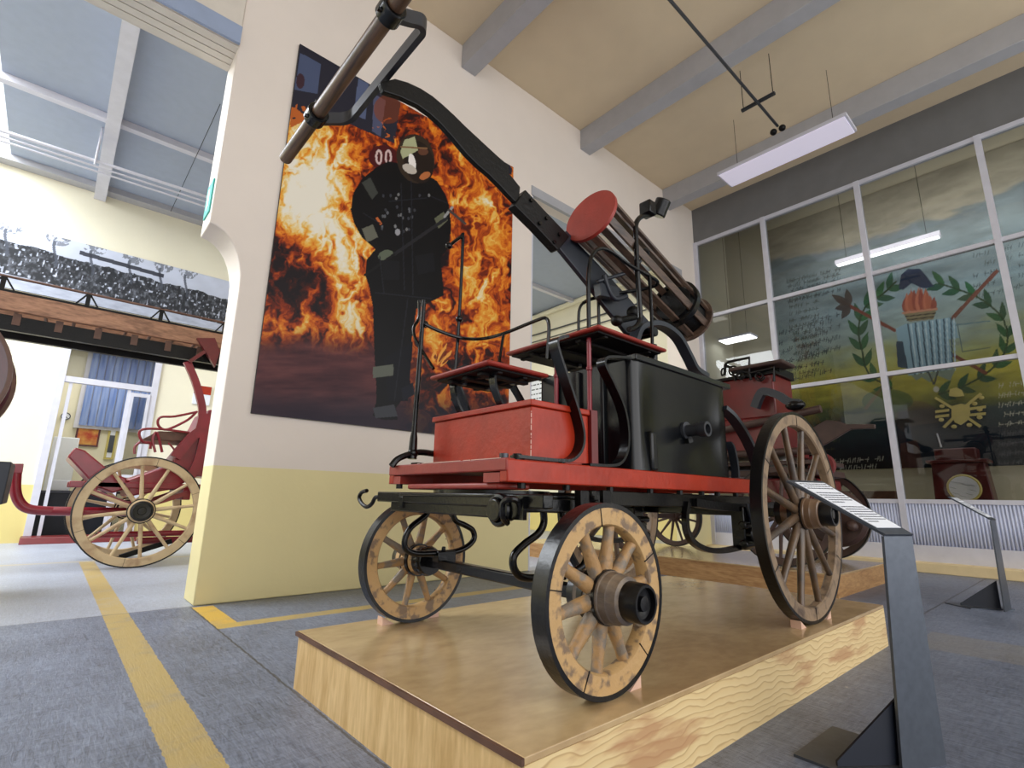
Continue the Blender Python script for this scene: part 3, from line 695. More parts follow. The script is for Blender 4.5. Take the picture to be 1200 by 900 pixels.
# ================================================================== MAIN PLINTH
PZ = .28
M['ply'] = grain_mat('plywood_top', (174, 146, 106), (196, 168, 124), (.9, 1.6, 1), .2, coat=.3, bump=.02)
M['ply_side'] = grain_mat('plywood_front', (196, 160, 104), (226, 194, 140), (1, 5, .7), .5)
def pine_mat():
    mt, nt, b = new_mat('pine_board'); N = nt.nodes; L = nt.links
    tc = N.new('ShaderNodeTexCoord'); mp = N.new('ShaderNodeMapping'); mp.inputs['Scale'].default_value = (2.6, 1, 5); L.new(tc.outputs['Object'], mp.inputs[0])
    nz = N.new('ShaderNodeTexNoise'); nz.inputs['Scale'].default_value = 1.5; nz.inputs['Detail'].default_value = 2; L.new(mp.outputs[0], nz.inputs['Vector'])
    sp = N.new('ShaderNodeSeparateXYZ'); L.new(tc.outputs['Object'], sp.inputs[0])
    def mad(sock, k, add):
        q = N.new('ShaderNodeMath'); q.operation = 'MULTIPLY_ADD'; L.new(sock, q.inputs[0]); q.inputs[1].default_value = k
        if isinstance(add, float): q.inputs[2].default_value = add
        else: L.new(add, q.inputs[2])
        return q.outputs[0]
    v = mad(sp.outputs[2], 34., mad(nz.outputs[0], 3.4, mad(sp.outputs[0], 1.6, 0.)))
    fr = N.new('ShaderNodeMath'); fr.operation = 'FRACT'; L.new(v, fr.inputs[0])
    cr = N.new('ShaderNodeValToRGB'); e = cr.color_ramp.elements
    e[0].position = 0; e[0].color = (*lin((226, 202, 152)), 1); e[1].position = .72; e[1].color = (*lin((218, 190, 138)), 1)
    q = e.new(.9); q.color = (*lin((188, 156, 108)), 1); q = e.new(1.0); q.color = (*lin((222, 196, 146)), 1)
    L.new(fr.outputs[0], cr.inputs[0])
    m2 = N.new('ShaderNodeMapping'); m2.inputs['Scale'].default_value = (.8, 1, 4); m2.inputs['Rotation'].default_value = (0, .10, 0); L.new(tc.outputs['Object'], m2.inputs[0])
    n2 = N.new('ShaderNodeTexNoise'); n2.inputs['Scale'].default_value = 1.6; n2.inputs['Detail'].default_value = 5; L.new(m2.outputs[0], n2.inputs['Vector'])
    c2 = N.new('ShaderNodeValToRGB'); c2.color_ramp.elements[0].position = .57; c2.color_ramp.elements[1].position = .64; c2.color_ramp.elements[1].color = (.7, .7, .7, 1); L.new(n2.outputs[0], c2.inputs[0])
    mx = N.new('ShaderNodeMix'); mx.data_type = 'RGBA'; L.new(c2.outputs[0], mx.inputs[0]); L.new(cr.outputs[0], mx.inputs[6]); mx.inputs[7].default_value = (*lin((176, 126, 88)), 1)
    L.new(mx.outputs[2], b.inputs['Base Color']); b.inputs['Roughness'].default_value = .5
    return mt
M['pine'] = pine_mat()
M['ply2'] = grain_mat('brown_board', (150, 108, 66), (186, 146, 98), (1, .8, 5), .5)
pl = thing('plinth', 'large varnished plywood plinth under the black and red hand pump', 'plinth', (2.95, 2.1, 0))
MB().box(1.14, 4.80, 1.21, 3.02, PZ-.022, PZ).build('top_board', 'ply', pl, bevel=.003)
MB().box(1.14, 1.165, 1.235, 3.0, 0, PZ-.022).build('end_board', 'ply_side', pl)
MB().box(1.14, 4.80, 1.21, 1.235, 0, PZ-.022).build('side_board', 'pine', pl)
MB().box(1.165, 4.775, 2.98, 3.02, 0, PZ-.022).build('side_board', 'pine', pl)
MB().box(4.775, 4.80, 1.235, 2.98, 0, PZ-.022).build('end_board', 'ply_side', pl)
def edge_band(): return MB().box(1.128, 1.14, 1.21, 3.02, PZ-.022, PZ-.002)
edge_band().build('edge_strip', 'old_wood', pl)
p2 = thing('plinth', 'brown board plinth under the red carriage behind the large rear wheel', 'plinth', (7.6, 4.6, 0))
MB().box(6.66, 8.64, 2.08, 7.4, .235, .25).build('top_board', 'ply', p2)
MB().box(6.67, 6.70, 2.09, 7.39, 0, .235).build('side_board', 'ply2', p2)
MB().box(6.70, 8.63, 2.09, 2.12, 0, .235).build('end_board', 'ply2', p2)
MB().box(8.60, 8.63, 2.12, 7.39, 0, .235).build('side_board', 'ply2', p2)

# chocks
def chock(x, y, s, label):
    b = MB(); b.prism([(x, y-.03, PZ), (x+s*.075, y-.03, PZ), (x, y-.03, PZ+.045)], (0, .06, 0))
    tag(b.build('wheel_chock', 'chock', sm=False), label, 'wheel chock', 'wheel chocks on the plywood plinth')
chock(1.555, 2.88, 1, 'pale wooden chock before the front wheel nearest the pictured wall')
chock(1.94, 2.88, -1, 'pale wooden chock behind the front wheel nearest the pictured wall')
chock(1.885, 1.36, -1, 'pale wooden chock behind the small front wheel nearest the viewer')
chock(3.462, 1.33, 1, 'pale wooden chock before the large rear wheel nearest the viewer')
chock(3.97, 1.33, -1, 'pale wooden chock behind the large rear wheel nearest the viewer')

# ================================================================== THE HAND PUMP
E_ = thing('fire_pump_carriage', 'black and red horse drawn hand fire pump standing on the varnished plywood plinth', 'fire engine', (2.7, 2.095, PZ))
YC = 2.095
wheel(E_, (1.69, 1.357, PZ+.356), .356, .072, 10, .072, .092, .20, .12, 'rim', 'spoke', 'hub_w', 'front_wheel', .057, .14, -1, capr=.072)
wheel(E_, (1.745, 2.845, PZ+.352), .352, .072, 10, .072, .085, .17, .12, 'rim', 'spoke', 'rim', 'front_wheel', .045, .1, 1, capr=.07)
wheel(E_, (3.715, 1.33, PZ+.664), .664, .068, 12, .075, .092, .20, .14, 'rim_r', 'spoke_r', 'hub_r', 'rear_wheel', .05, .26, -1, capr=.075)
wheel(E_, (3.715, 2.86, PZ+.664), .664, .068, 12, .075, .092, .20, .14, 'rim_r', 'spoke_r', 'hub_r', 'rear_wheel', .05, .13, 1, capr=.075)
# axles
MB().bar((1.70, 1.42, .63), (1.74, 2.80, .635), .055, .055).build('front_axle', 'black', E_, bevel=.008)
MB().bar((3.715, 1.38, .944), (3.715, 2.82, .944), .06, .06).build('rear_axle', 'black', E_, bevel=.008)
# bed frame
zb0, zb1 = 1.068, 1.163
yb0, yb1 = 1.60, 2.59
b = MB(); b.box(1.393, 3.72, yb0, yb0+.05, zb0, zb1); b.box(1.393, 3.72, yb1-.05, yb1, zb0, zb1); b.box(3.67, 3.72, yb0+.05, yb1-.05, zb0, zb1)
b.build('bed_side', 'red', E_, bevel=.006)
MB().box(1.388, 1.44, yb0+.002, yb1-.002, zb0+.045, zb1+.004).build('bed_front', 'red_dull', E_, bevel=.006)
MB().box(1.44, 3.67, yb0+.05, yb1-.05, zb1-.03, zb1-.002).build('bed_floor', 'red_dull', E_)
b = MB()
for y0_, y1_ in ((yb0+.05, yb0+.16), (yb1-.12, yb1-.0)): b.box(1.395, 1.6, y0_, y1_, zb0, zb0+.04)
b.build('bed_foot', 'red_dull', E_)
# turntable under the bed
MB().box(1.41, 1.60, 1.68, 2.42, 1.040, 1.068).build('turntable_plate', 'red_dull', E_, bevel=.01)
b = MB(); b.lathe([(.30, 0), (.30, .022), (.22, .022), (.22, 0)], (1.72, YC, 1.018), (0, 0, 1), 40, closed=True); b.build('turntable_ring', 'black', E_)
b = MB(); b.bar((1.45, 1.42, .992), (1.45, 2.77, 1.0), .055, .055); b.build('splinter_bar', 'black', E_, bevel=.006)
b = MB(); b.bar((1.455, 1.62, .945), (1.455, 2.62, .95), .05, .05); b.bar((1.95, 1.62, .965), (1.95, 2.55, .965), .06, .06); b.build('fore_carriage_bar', 'black', E_, bevel=.006)
b = MB()
for y_ in (1.66, 2.50): b.bar((1.42, y_, .975), (2.02, y_, .975), .05, .06)
b.box(1.40, 2.0, 1.64, 2.48, 1.006, 1.022)
b.build('fore_carriage_frame', 'black', E_, bevel=.005)
# front eye and roller
b = MB()
pts = [(1.40+.0*k, 1.655+.055*math.cos(a), .955+.055*math.sin(a)) for k, a in enumerate([2*pi*i/24 for i in range(25)])]
b.tube(pts, .014, 8, caps=False); b.build('draught_ring', 'black', E_)
MB().cyl((1.37, 1.66, .955), (1.47, 1.66, .955), .046, 24).build('roller', 'black', E_, bevel=.006)
b = MB()
b.tube(smooth([(1.40, 1.60, .905), (1.365, 1.59, .93), (1.36, 1.585, .985), (1.37, 1.545, 1.0), (1.40, 1.535, .985), (1.42, 1.54, .93)], 5), .012, 8); b.build('hook_arm', 'black', E_)
b = MB(); b.box(1.405, 1.425, 1.515, 1.60, .92, 1.012); b.build('eye_plate', 'black', E_)
# left hook
b = MB()
hk = [at(q[0], q[1], 'X', 1.45) for q in ((447, 583), (440, 583), (436, 590), (430, 594), (424, 590), (421, 583), (424, 577), (430, 575))]
b.tube(smooth(hk, 5), .012, 8); b.build('draught_hook', 'black_rough', E_)
# front springs
for yv, sg in ((2.50, 1), (1.66, 1)):
    b = MB()
    if yv > 2:
        pth = [(1.60, .95), (1.585, .905), (1.50, .845), (1.465, .79), (1.47, .735), (1.53, .706), (1.65, .70), (1.78, .700), (1.87, .722), (1.925, .765), (1.915, .815), (1.86, .845), (1.79, .872), (1.765, .92), (1.765, .95)]
    else:
        pth = [(1.66, .96), (1.665, .90), (1.63, .855), (1.55, .815), (1.49, .77), (1.495, .715), (1.55, .68), (1.68, .672), (1.80, .675), (1.92, .70), (1.95, .76), (1.91, .82), (1.82, .85), (1.79, .90), (1.79, .96)]
    b.tube(smooth([(x_, yv, z_) for x_, z_ in pth], 5), .0165, 12)
    b.build('front_spring', 'black', E_)
    b = MB(); b.box(1.66, 1.78, yv-.03, yv+.03, .655, .71); b.cyl((1.70, yv-.02, .71), (1.70, yv-.02, .735), .012, 8); b.build('spring_clamp', 'black', E_, bevel=.004)
# hub collars behind the wheels
MB().lathe([(.075, 0), (.085, .03), (.075, .07)], (1.74, 2.66, .636), (0, 1, 0), 24).build('axle_collar', 'black', E_)
# bolts under the bed
for x_, yb_ in ((1.50, 1.63), (1.78, 1.63), (2.1, 1.63), (2.45, 1.63), (2.75, 1.63), (3.0, 1.63), (3.2, 1.63), (3.45, 1.63), (1.42, 2.52)): MB().cyl((x_, yb_, zb0-.024), (x_, yb_, zb0), .018, 8).build('bed_bolt', 'black_rough', E_)
# perch, rear springs and brackets
b = MB(); b.box(2.0, 3.9, 1.66, 1.71, .975, 1.05); b.box(2.0, 3.9, 2.48, 2.53, .975, 1.05); b.build('under_rail', 'black', E_, bevel=.004)
MB().box(1.98, 2.04, 1.575, 1.60, .93, 1.05).build('strap_plate', 'black_rough', E_, bevel=.004); MB().box(1.80, 1.86, 1.56, 1.60, .95, 1.045).build('strap_plate', 'black_rough', E_, bevel=.004)
for yv in (1.66, 2.53):
    b = MB(); b.strap(smooth([(2.88, yv, 1.0), (2.85, yv, .92), (2.86, yv, .83), (2.93, yv, .765), (3.08, yv, .72), (3.3, yv, .705), (3.6, yv, .72)], 5), (0, .035, 0), .032); b.build('rear_spring', 'black', E_)
    b = MB(); b.strap([(2.95+.11*k, yv, 1.0-.028*(1-((k-6)/6)**2)) for k in range(13)], (0, .05, 0), .05); b.build('spring_leaves', 'black_rough', E_)
    b = MB(); b.box(3.50, 3.62, yv-.05, yv+.04, .70, .98); b.cyl((3.44, yv-.06, .74), (3.66, yv-.06, .74), .03, 10); b.cyl((3.44, yv-.06, .86), (3.66, yv-.06, .86), .028, 10); b.cyl((3.56, yv-.09, .80), (3.56, yv+.02, .80), .05, 12); b.build('axle_block', 'black', E_, bevel=.01)
b = MB(); b.prism([at(876, 590, 'Y', 1.585), at(884, 592, 'Y', 1.585), at(903, 634, 'Y', 1.585), at(899, 642, 'Y', 1.585), at(889, 642, 'Y', 1.585)], (0, .02, 0)); b.build('brake_plate', 'bluegrey', E_, bevel=.004)
# curved guard brace at the tank rear
b = MB(); b.strap(smooth([at(846, 478, 'Y', 1.62), at(858, 489, 'Y', 1.60), at(872, 510, 'Y', 1.59), at(884, 536, 'Y', 1.58), at(890, 560, 'Y', 1.58)], 5), (0, .07, 0), .03); b.build('guard_brace', 'bluegrey', E_)
b = MB(); b.strap(smooth([at(853, 518, 'Y', 1.62), at(857, 525, 'Y', 1.6), at(861, 545, 'Y', 1.6), at(862, 560, 'Y', 1.6)], 4), (0, .05, 0), .02); b.build('guard_brace', 'bluegrey', E_)

# red box
bx0, bx1, by0, by1, bz = 1.615, 2.02, 1.695, 2.505, 1.455
MB().box(bx0, bx1, by0, by1, zb1, bz-.03).build('tool_box', 'red', E_, bevel=.006)
bxo = MB().box(bx0-.012, bx1, by0-.012, by1+.012, bz-.03, bz); bxo.build('tool_box_lid', 'red', E_, bevel=.005)
MB().box(1.55, bx1, by0-.03, by1+.03, zb1-.002, zb1+.016).build('box_base', 'red_dull', E_, bevel=.004)
MB().box(bx1, bx1+.05, by0-.02, by0+.02, zb1, bz+.0).build('box_post', 'red2', E_)
rw = random.Random(5)
M['chip'] = mat('bare_chipped_edge', (214, 178, 166), .6, var=.1)
yy_ = 1.64
while yy_ < 2.30:
    l_ = rw.choice([.01, .02, .05, .12, .2]); MB().box(1.3865, 1.39, yy_, yy_+l_, zb1+.002, zb1+.005).build('paint_chip', 'chip', E_, sm=False); yy_ += l_+rw.uniform(.004, .03)
zz0 = zb1+.03
while zz0 < bz-.05:
    l_ = rw.uniform(.004, .03); MB().box(bx0-.001, bx0+.002, by0-.001, by0+.002, zz0, zz0+l_).build('paint_chip', 'chip', E_, sm=False); zz0 += l_+rw.uniform(.004, .014)
# tank with rounded corners, slightly dished sides
def tank():
    x0, x1, y0, y1 = 2.285, 3.355, 1.60, 2.34; z0, z1 = zb1, 1.765
    b = MB(); nz = 14; R = []
    for k in range(nz+1):
        t = k/nz; z = z0+(z1-z0)*t
        ring = []
        rr = .055
        def pt(x, y): ring.append(b.v((x, y, z)))
        dish = .030*math.sin(pi*t)
        N_ = 16
        for i in range(N_+1):
            s_ = i/N_; xx = x0+rr+(x1-x0-2*rr)*s_; pt(xx, y0+dish*min(1, math.sin(pi*s_)*2.2))
        for a in (-60, -30): pt(x1-rr+rr*math.cos(math.radians(a)), y0+rr+rr*math.sin(math.radians(a)))
        for i in range(5): pt(x1, y0+rr+(y1-y0-2*rr)*i/4)
        for a in (30, 60): pt(x1-rr+rr*math.cos(math.radians(a)), y1-rr+rr*math.sin(math.radians(a)))
        for i in range(N_+1):
            s_ = 1-i/N_; xx = x0+rr+(x1-x0-2*rr)*s_; pt(xx, y1-dish*min(1, math.sin(pi*s_)*2.2))
        for a in (120, 150): pt(x0+rr+rr*math.cos(math.radians(a)), y1-rr+rr*math.sin(math.radians(a)))
        for i in range(5): pt(x0, y1-rr-(y1-y0-2*rr)*i/4)
        for a in (210, 240): pt(x0+rr+rr*math.cos(math.radians(a)), y0+rr+rr*math.sin(math.radians(a)))
        R.append(ring)
    n = len(R[0])
    for k in range(nz):
        for i in range(n): b.f([R[k][i], R[k][(i+1) % n], R[k+1][(i+1) % n], R[k+1][i]])
    b.f(R[0][::-1]); b.f(R[-1]); return b
TK = tank().build('water_tank', 'tank', E_)
b = MB(); b.box(2.30, 3.40, 1.585, 1.66, 1.762, 1.80); b.box(2.30, 3.40, 2.29, 2.355, 1.762, 1.80); b.box(3.33, 3.40, 1.66, 2.29, 1.762, 1.80); b.box(2.30, 3.33, 1.66, 2.29, 1.762, 1.775); b.build('tank_rim', 'tank', E_, bevel=.008)
MB().lathe([(.055, 0), (.055, .018), (.036, .02), (.036, .10), (.045, .102), (.045, .15), (.03, .15), (.03, .11), (.001, .11)], (2.85, 1.632, 1.425), (0, -1, 0), 24).build('outlet_spout', 'steel', TK)
b = MB(); b.bar((2.83, 1.61, 1.36), (2.86, 1.60, 1.37), .03, .03); b.build('spout_lug', 'black_rough', TK)
b = MB(); b.box(2.42, 2.48, 1.585, 1.63, zb1, 1.38); b.build('side_rib', 'tank', TK, bevel=.014)
b = MB()
for yv in (1.80, 1.98, 2.16): b.box(2.262, 2.29, yv-.012, yv+.012, zb1+.02, 1.75)
b.build('front_rib', 'tank', TK, bevel=.005)
# red posts
for (x_, y_) in ((2.205, 1.838), (2.205, 2.096)):
    p0 = (x_, y_, zb1); b = MB(); b.lathe([(.026, 0), (.026, .012), (.014, .03), (.0135, .56), (.018, .565), (.018, .58), (.0135, .585), (.0135, .755)], p0, (0, 0, 1), 16); b.build('seat_post', 'crimson', E_)
# seats
def seat(x0, x1, y0, y1, z, th, nm):
    b = MB(); b.box(x0, x1, y0, y1, z, z+th); s_ = b.build(nm, 'red_dull', E_, bevel=.012)
    b = MB(); b.box(x0+.03, x1-.03, y0+.03, y1-.03, z-.012, z)
    for k in range(3):
        yy = y0+(y1-y0)*(k+1)/4; b.box(x0+.05, x1-.05, yy-.02, yy+.02, z-.03, z-.012)
    b.box(x0+.10, x0+.13, y0+.04, y1-.04, z-.024, z-.012); b.box(x1-.15, x1-.12, y0+.04, y1-.04, z-.024, z-.012)
    b.build('seat_battens', 'seat_under', s_, bevel=.003)
    for q in ((.3, .3), (.7, .3), (.3, .7), (.7, .7)):
        MB().cyl((x0+(x1-x0)*q[0], y0+(y1-y0)*q[1], z-.034), (x0+(x1-x0)*q[0], y0+(y1-y0)*q[1], z-.012), .014, 10).build('bolt', 'steel', s_)
    return s_
S1 = seat(1.466, 1.885, 1.842, 2.35, 1.628, .022, 'coachman_seat')
S2 = seat(2.128, 2.81, 1.70, 2.49, 1.930, .024, 'bench_seat')
# seat brackets
b1 = [(603, 535), (655, 540), (668, 538), (677, 528), (680, 512), (676, 490), (665, 455), (654, 422), (649, 404), (652, 397), (662, 395)]
for yv, dx in ((1.665, 0), (2.50, 0)):
    P = [at(px, py, 'Y', 1.665) for px, py in b1]
    b = MB(); b.strap(smooth([(p.x+dx, yv, p.z) for p in P], 5), (0, .06, 0), .014); b.build('seat_bracket', 'black', E_)
b2 = [(690, 545), (715, 546), (727, 542), (734, 528), (735, 505), (730, 478), (718, 450), (709, 432), (708, 424), (714, 420), (738, 421)]
for yv in (1.625, 2.32):
    P = [at(px, py, 'Y', 1.625) for px, py in b2]
    b = MB(); b.strap(smooth([(p.x-.02, yv, p.z) for p in P], 5), (0, .055, 0), .014); b.build('tank_bracket', 'black', E_)
for yv in (1.93, 2.27):
    b = MB(); b.strap(smooth([(1.62, yv, 1.628), (1.585, yv, 1.622), (1.57, yv, 1.59), (1.585, yv, 1.53), (1.63, yv, 1.46), (1.68, yv, 1.452)], 5), (0, .045, 0), .013); b.build('seat_iron', 'black', E_)
# hold-down bolts of the brackets
b = MB(); b.cyl((1.50, 1.66, zb1), (1.50, 1.66, zb1+.03), .02, 8); b.cyl((1.78, 1.66, zb1), (1.78, 1.66, zb1+.026), .016, 8); b.build('bracket_bolt', 'black_rough', E_)
b = MB(); b.cyl((1.42, 1.655, zb1), (1.42, 1.655, zb1+.025), .02, 10); b.build('bright_bolt', 'steel', E_)
# iron uprights at the far front corner
def T(name, pts, r=.011, m_='black', n=5, seg=8, **k):
    b = MB(); b.tube(smooth(pts, n) if n else pts, r, seg, **k); return b.build(name, m_, E_)
y5 = 2.52
pA = at(483, 538, 'Y', y5); pB = at(497, 352, 'Y', y5)
b = MB(); b.tube([pA, pA+(pB-pA)*.12, pA+(pB-pA)*.16, pB], .012, 10, radii=[.026, .022, .016, .013]); b.build('grab_pole', 'black', E_)
b = MB(); b.tube(smooth([at(459, 546, 'Y', y5), at(466, 538, 'Y', y5), at(478, 533, 'Y', y5), at(492, 530, 'Y', y5), at(510, 532, 'Y', y5)], 4), .018, 8); b.ball(at(484, 531, 'Y', y5), .03); b.build('pole_foot', 'black', E_)
T('pole_loop', [at(491, 352, 'Y', 2.56), at(491, 372, 'Y', 2.56), at(485, 384, 'Y', 2.56), at(487, 398, 'Y', 2.54), at(497, 415, 'Y', 2.5), at(508, 432, 'Y', 2.42)], .010)
T('grab_pole', [at(527, 290, 'Y', 2.48), at(529, 286, 'Y', 2.48), at(540, 278, 'Y', 2.48), at(542.5, 281, 'Y', 2.48), at(538, 374, 'Y', 2.48), at(533, 440, 'Y', 2.48), at(530, 470, 'Y', 2.48)], .0105, n=3)
b = MB(); b.ball(at(538, 374, 'Y', 2.48), .022); b.ball(at(498, 380, 'Y', y5), .022); b.ball(at(526, 288, 'Y', 2.48), .022); b.build('pole_ball', 'black', E_)
rl = [at(498, 380, 'Y', 2.50), at(515, 388, 'Y', 2.48), at(540, 396, 'Y', 2.44), at(565, 397, 'X', 1.95), at(590, 391, 'X', 2.0), at(620, 379, 'X', 2.04), at(636, 373, 'X', 2.06), at(641, 374, 'X', 2.07), at(643, 380, 'X', 2.07), at(643, 393, 'X', 2.07), at(641, 420, 'X', 2.07)]
T('seat_rail', rl, .011, n=5)
T('rail_post', [at(590, 392, 'X', 1.99), at(586, 418, 'X', 1.95), at(584, 432, 'X', 1.9)], .009)
# bench hoop and rails
h1 = [(2.15, 1.79, 1.954), (2.15, 1.79, 2.12), (2.155, 1.79, 2.29), (2.19, 1.79, 2.42), (2.27, 1.79, 2.49), (2.38, 1.79, 2.505), (2.55, 1.79, 2.48), (2.76, 1.79, 2.475), (2.88, 1.795, 2.47), (2.915, 1.83, 2.46), (2.87, 1.91, 2.44), (2.72, 2.06, 2.405), (2.60, 2.14, 2.36), (2.54, 2.16, 2.32)]
T('arm_hoop', h1, .0125, n=5)
T('rail_post', [(2.72, 1.75, 1.954), (2.75, 1.765, 2.2), (2.775, 1.785, 2.475)], .011)
T('rail_post', [(2.64, 2.11, 1.954), (2.64, 2.11, 2.2), (2.64, 2.11, 2.375)], .011)
T('rail_loop', [(2.50, 2.17, 1.954), (2.50, 2.17, 2.2), (2.51, 2.165, 2.28), (2.54, 2.16, 2.32)], .010)
# lantern pole
lp = [at(737, 386, 'Y', 1.80), at(744, 384, 'Y', 1.80), at(749, 378, 'Y', 1.80), at(750, 366, 'Y', 1.80), at(747, 320, 'Y', 1.80), at(745, 275, 'Y', 1.80), at(745, 264, 'Y', 1.80), at(748, 257, 'Y', 1.80), at(754, 253, 'Y', 1.80), at(765, 251, 'Y', 1.80)]
T('lantern_pole', lp, .0175, n=4, seg=12)
q = at(760, 246, 'Y', 1.80); q2 = at(774, 244, 'Y', 1.80)
b = MB(); b.bar(q+Vector((-.05, 0, 0)), q+Vector((.03, 0, .0)), .09, .10); b.build('lantern_socket', 'black', E_, bevel=.01)
b = MB(); b.cyl(q2+Vector((0, .03, -.05)), q2+Vector((.0, -.03, .055)), .055, 24); b.build('lantern_cup', 'black', E_, bevel=.008)
# pump rocker arm in the plane y = YC
topp = [(463, 91.7), (493, 103), (520, 123), (545, 147), (573, 173), (594, 192), (597, 193)]
low = [(450, 108), (487, 126), (513, 148), (543, 184), (570, 208), (600, 236)]
def prof_beam(up, dn, y0, y1, nm, m_='black_rough', bev=.006):
    P = [at(px, py, 'Y', y0) for px, py in up]+[at(px, py, 'Y', y0) for px, py in dn[::-1]]
    b = MB(); b.prism(P, (0, y1-y0, 0)); return b.build(nm, m_, E_, bevel=bev, sm=False)
prof_beam([(446, 96), (463, 91.7), (478, 96), (493, 103), (507, 112), (520, 123), (533, 135), (545, 147), (559, 160), (573, 173), (585, 184), (597, 194), (597, 203), (610, 219)],
          [(450, 107), (469, 113), (490, 123), (504, 133), (517, 145), (532, 162), (547, 180), (560, 193), (574, 205), (587, 218), (596, 228), (604, 236), (608, 238)], YC-.02, YC+.015, 'rocker_arm')
prof_beam([(616, 222), (640, 248), (664, 273), (668, 277)], [(603, 240), (628, 265), (653, 292), (655, 293)], YC-.035, YC+.03, 'arm_sleeve')
prof_beam([(664, 270), (700, 308), (740, 352), (768, 385)], [(655, 290), (690, 333), (715, 366), (745, 402)], YC-.02, YC+.015, 'rocker_arm', 'bluegrey')
for px, py in ((622, 235), (640, 256), (655, 275), (649, 284), (632, 262)):
    p = at(px, py, 'Y', YC-.035); MB().cyl(p+Vector((0, -.012, 0)), p, .013, 8).build('arm_bolt', 'black', E_)
# yoke and handle bar
HX, HZ = .77, 3.02
yk = [(HX+.02, 2.53, HZ-.01), (HX+.09, 2.53, HZ+.03), (HX+.145, 2.525, HZ+.06), (HX+.18, 2.49, HZ+.08), (HX+.185, 2.43, HZ+.085), (HX+.185, 2.25, HZ+.085), (HX+.185, YC, HZ+.085), (HX+.185, 1.95, HZ+.085), (HX+.185, 1.80, HZ+.085), (HX+.18, 1.74, HZ+.08), (HX+.145, 1.705, HZ+.06), (HX+.09, 1.70, HZ+.03), (HX+.02, 1.70, HZ)]
b = MB(); b.strap(smooth(yk, 5), (0, 0, .07), .028); b.build('handle_yoke', 'steel', E_)
MB().tube([(HX, 3.02, HZ), (HX, 1.15, HZ)], .037, 20).build('handle_bar', 'handle', E_)
for yv in (2.53, 1.70):
    b = MB(); b.lathe([(.05, -.04), (.056, -.035), (.056, .035), (.05, .04), (.038, .04), (.038, -.04)], (HX, yv, HZ), (0, 1, 0), 28, closed=True)
    b.box(HX-.02, HX+.02, yv-.03, yv+.03, HZ+.05, HZ+.075); b.cyl((HX-.06, yv, HZ-.03), (HX-.045, yv, HZ-.03), .01, 8)
    b.build('handle_clamp', 'black', E_)
# slatted cage with red disc
P0 = Vector((2.375, 1.945, 2.815)); dr = Vector((math.cos(.262)*math.cos(.062), math.cos(.262)*math.sin(.062), -math.sin(.262)))
RA = .190
b = MB(); b.lathe([(RA+.004, -.012), (RA+.004, .012)], P0, dr, 48); b.build('red_disc', 'red_dull', E_)
sA = dr.orthogonal().normalized(); sB = dr.cross(sA); LEN = 1.385
for k in range(7):
    a = 2*pi*k/7+.12; o = sA*math.cos(a)+sB*math.sin(a)
    b = MB(); b.bar(P0+o*(RA-.028)+dr*.012, P0+o*(RA-.028)+dr*LEN, .052, .026, o); b.build('slat', 'slat', E_, bevel=.004)
b = MB(); b.lathe([(RA+.012, LEN*.80), (RA+.012, LEN*.835), (RA-.012, LEN*.835), (RA-.012, LEN*.80)], P0, dr, 40, closed=True)
b.build('cage_ring', 'black', E_)
b = MB(); b.lathe([(RA-.045, LEN*.80), (RA-.045, LEN*.99)], P0, dr, 40); b.build('cage_drum', 'black_rough', E_)
b = MB(); b.lathe([(RA+.01, LEN*.985), (RA+.01, LEN*1.0), (RA-.03, LEN*1.012)], P0, dr, 40); b.build('cage_end', 'slat', E_)
# pivot stand on the tank
arch = [at(px, py, 'Y', 1.95) for px, py in ((742, 402), (748, 386), (760, 380), (776, 382), (793, 395), (806, 418), (814, 433), (826, 441))]
b = MB(); b.strap(smooth(arch, 5), (0, .08, 0), .035); b.build('pivot_arch', 'bluegrey', E_)
b = MB(); b.prism([(2.72, YC-.03, 1.775), (3.10, YC-.03, 1.775), (3.05, YC-.03, 1.95), (2.96, YC-.03, 2.12), (2.84, YC-.03, 2.12), (2.78, YC-.03, 1.95)], (0, .06, 0)); b.box(2.66, 3.16, YC-.10, YC+.10, 1.77, 1.80); b.build('pivot_stand', 'black', E_, bevel=.008)
b = MB(); b.cyl((2.94, 1.86, 2.14), (2.94, 2.33, 2.14), .035, 16); b.cyl((2.80, 1.80, 1.775), (2.80, 1.80, 2.0), .03, 12); b.build('pivot_pin', 'black', E_, bevel=.005)
b = MB(); b.ball(at(723, 376, 'Y', 1.9), .04, (1, 1, .9)); b.tube([at(723, 376, 'Y', 1.9), at(746, 371, 'Y', 1.95)], .022, 10); b.ball(at(742, 366, 'Y', 1.95), .045); b.build('valve_knob', 'black_rough', E_)
b = MB(); b.tube(smooth([at(734, 347, 'Y', 2.0), at(720, 350, 'Y', 2.0), at(712, 336, 'Y', 2.0), at(708, 322, 'Y', 2.0)], 4), .02, 8); b.tube([at(700, 330, 'Y', 2.02), at(740, 318, 'Y', 1.95), at(757, 298, 'Y', 1.9)], .014, 8); b.ball(at(757, 296, 'Y', 1.9), .035, (1, .6, 1)); b.bar(at(700, 340, 'Y', 2.03), at(722, 345, 'Y', 2.03), .06, .09); b.build('cage_clamp', 'bluegrey', E_, bevel=.005)

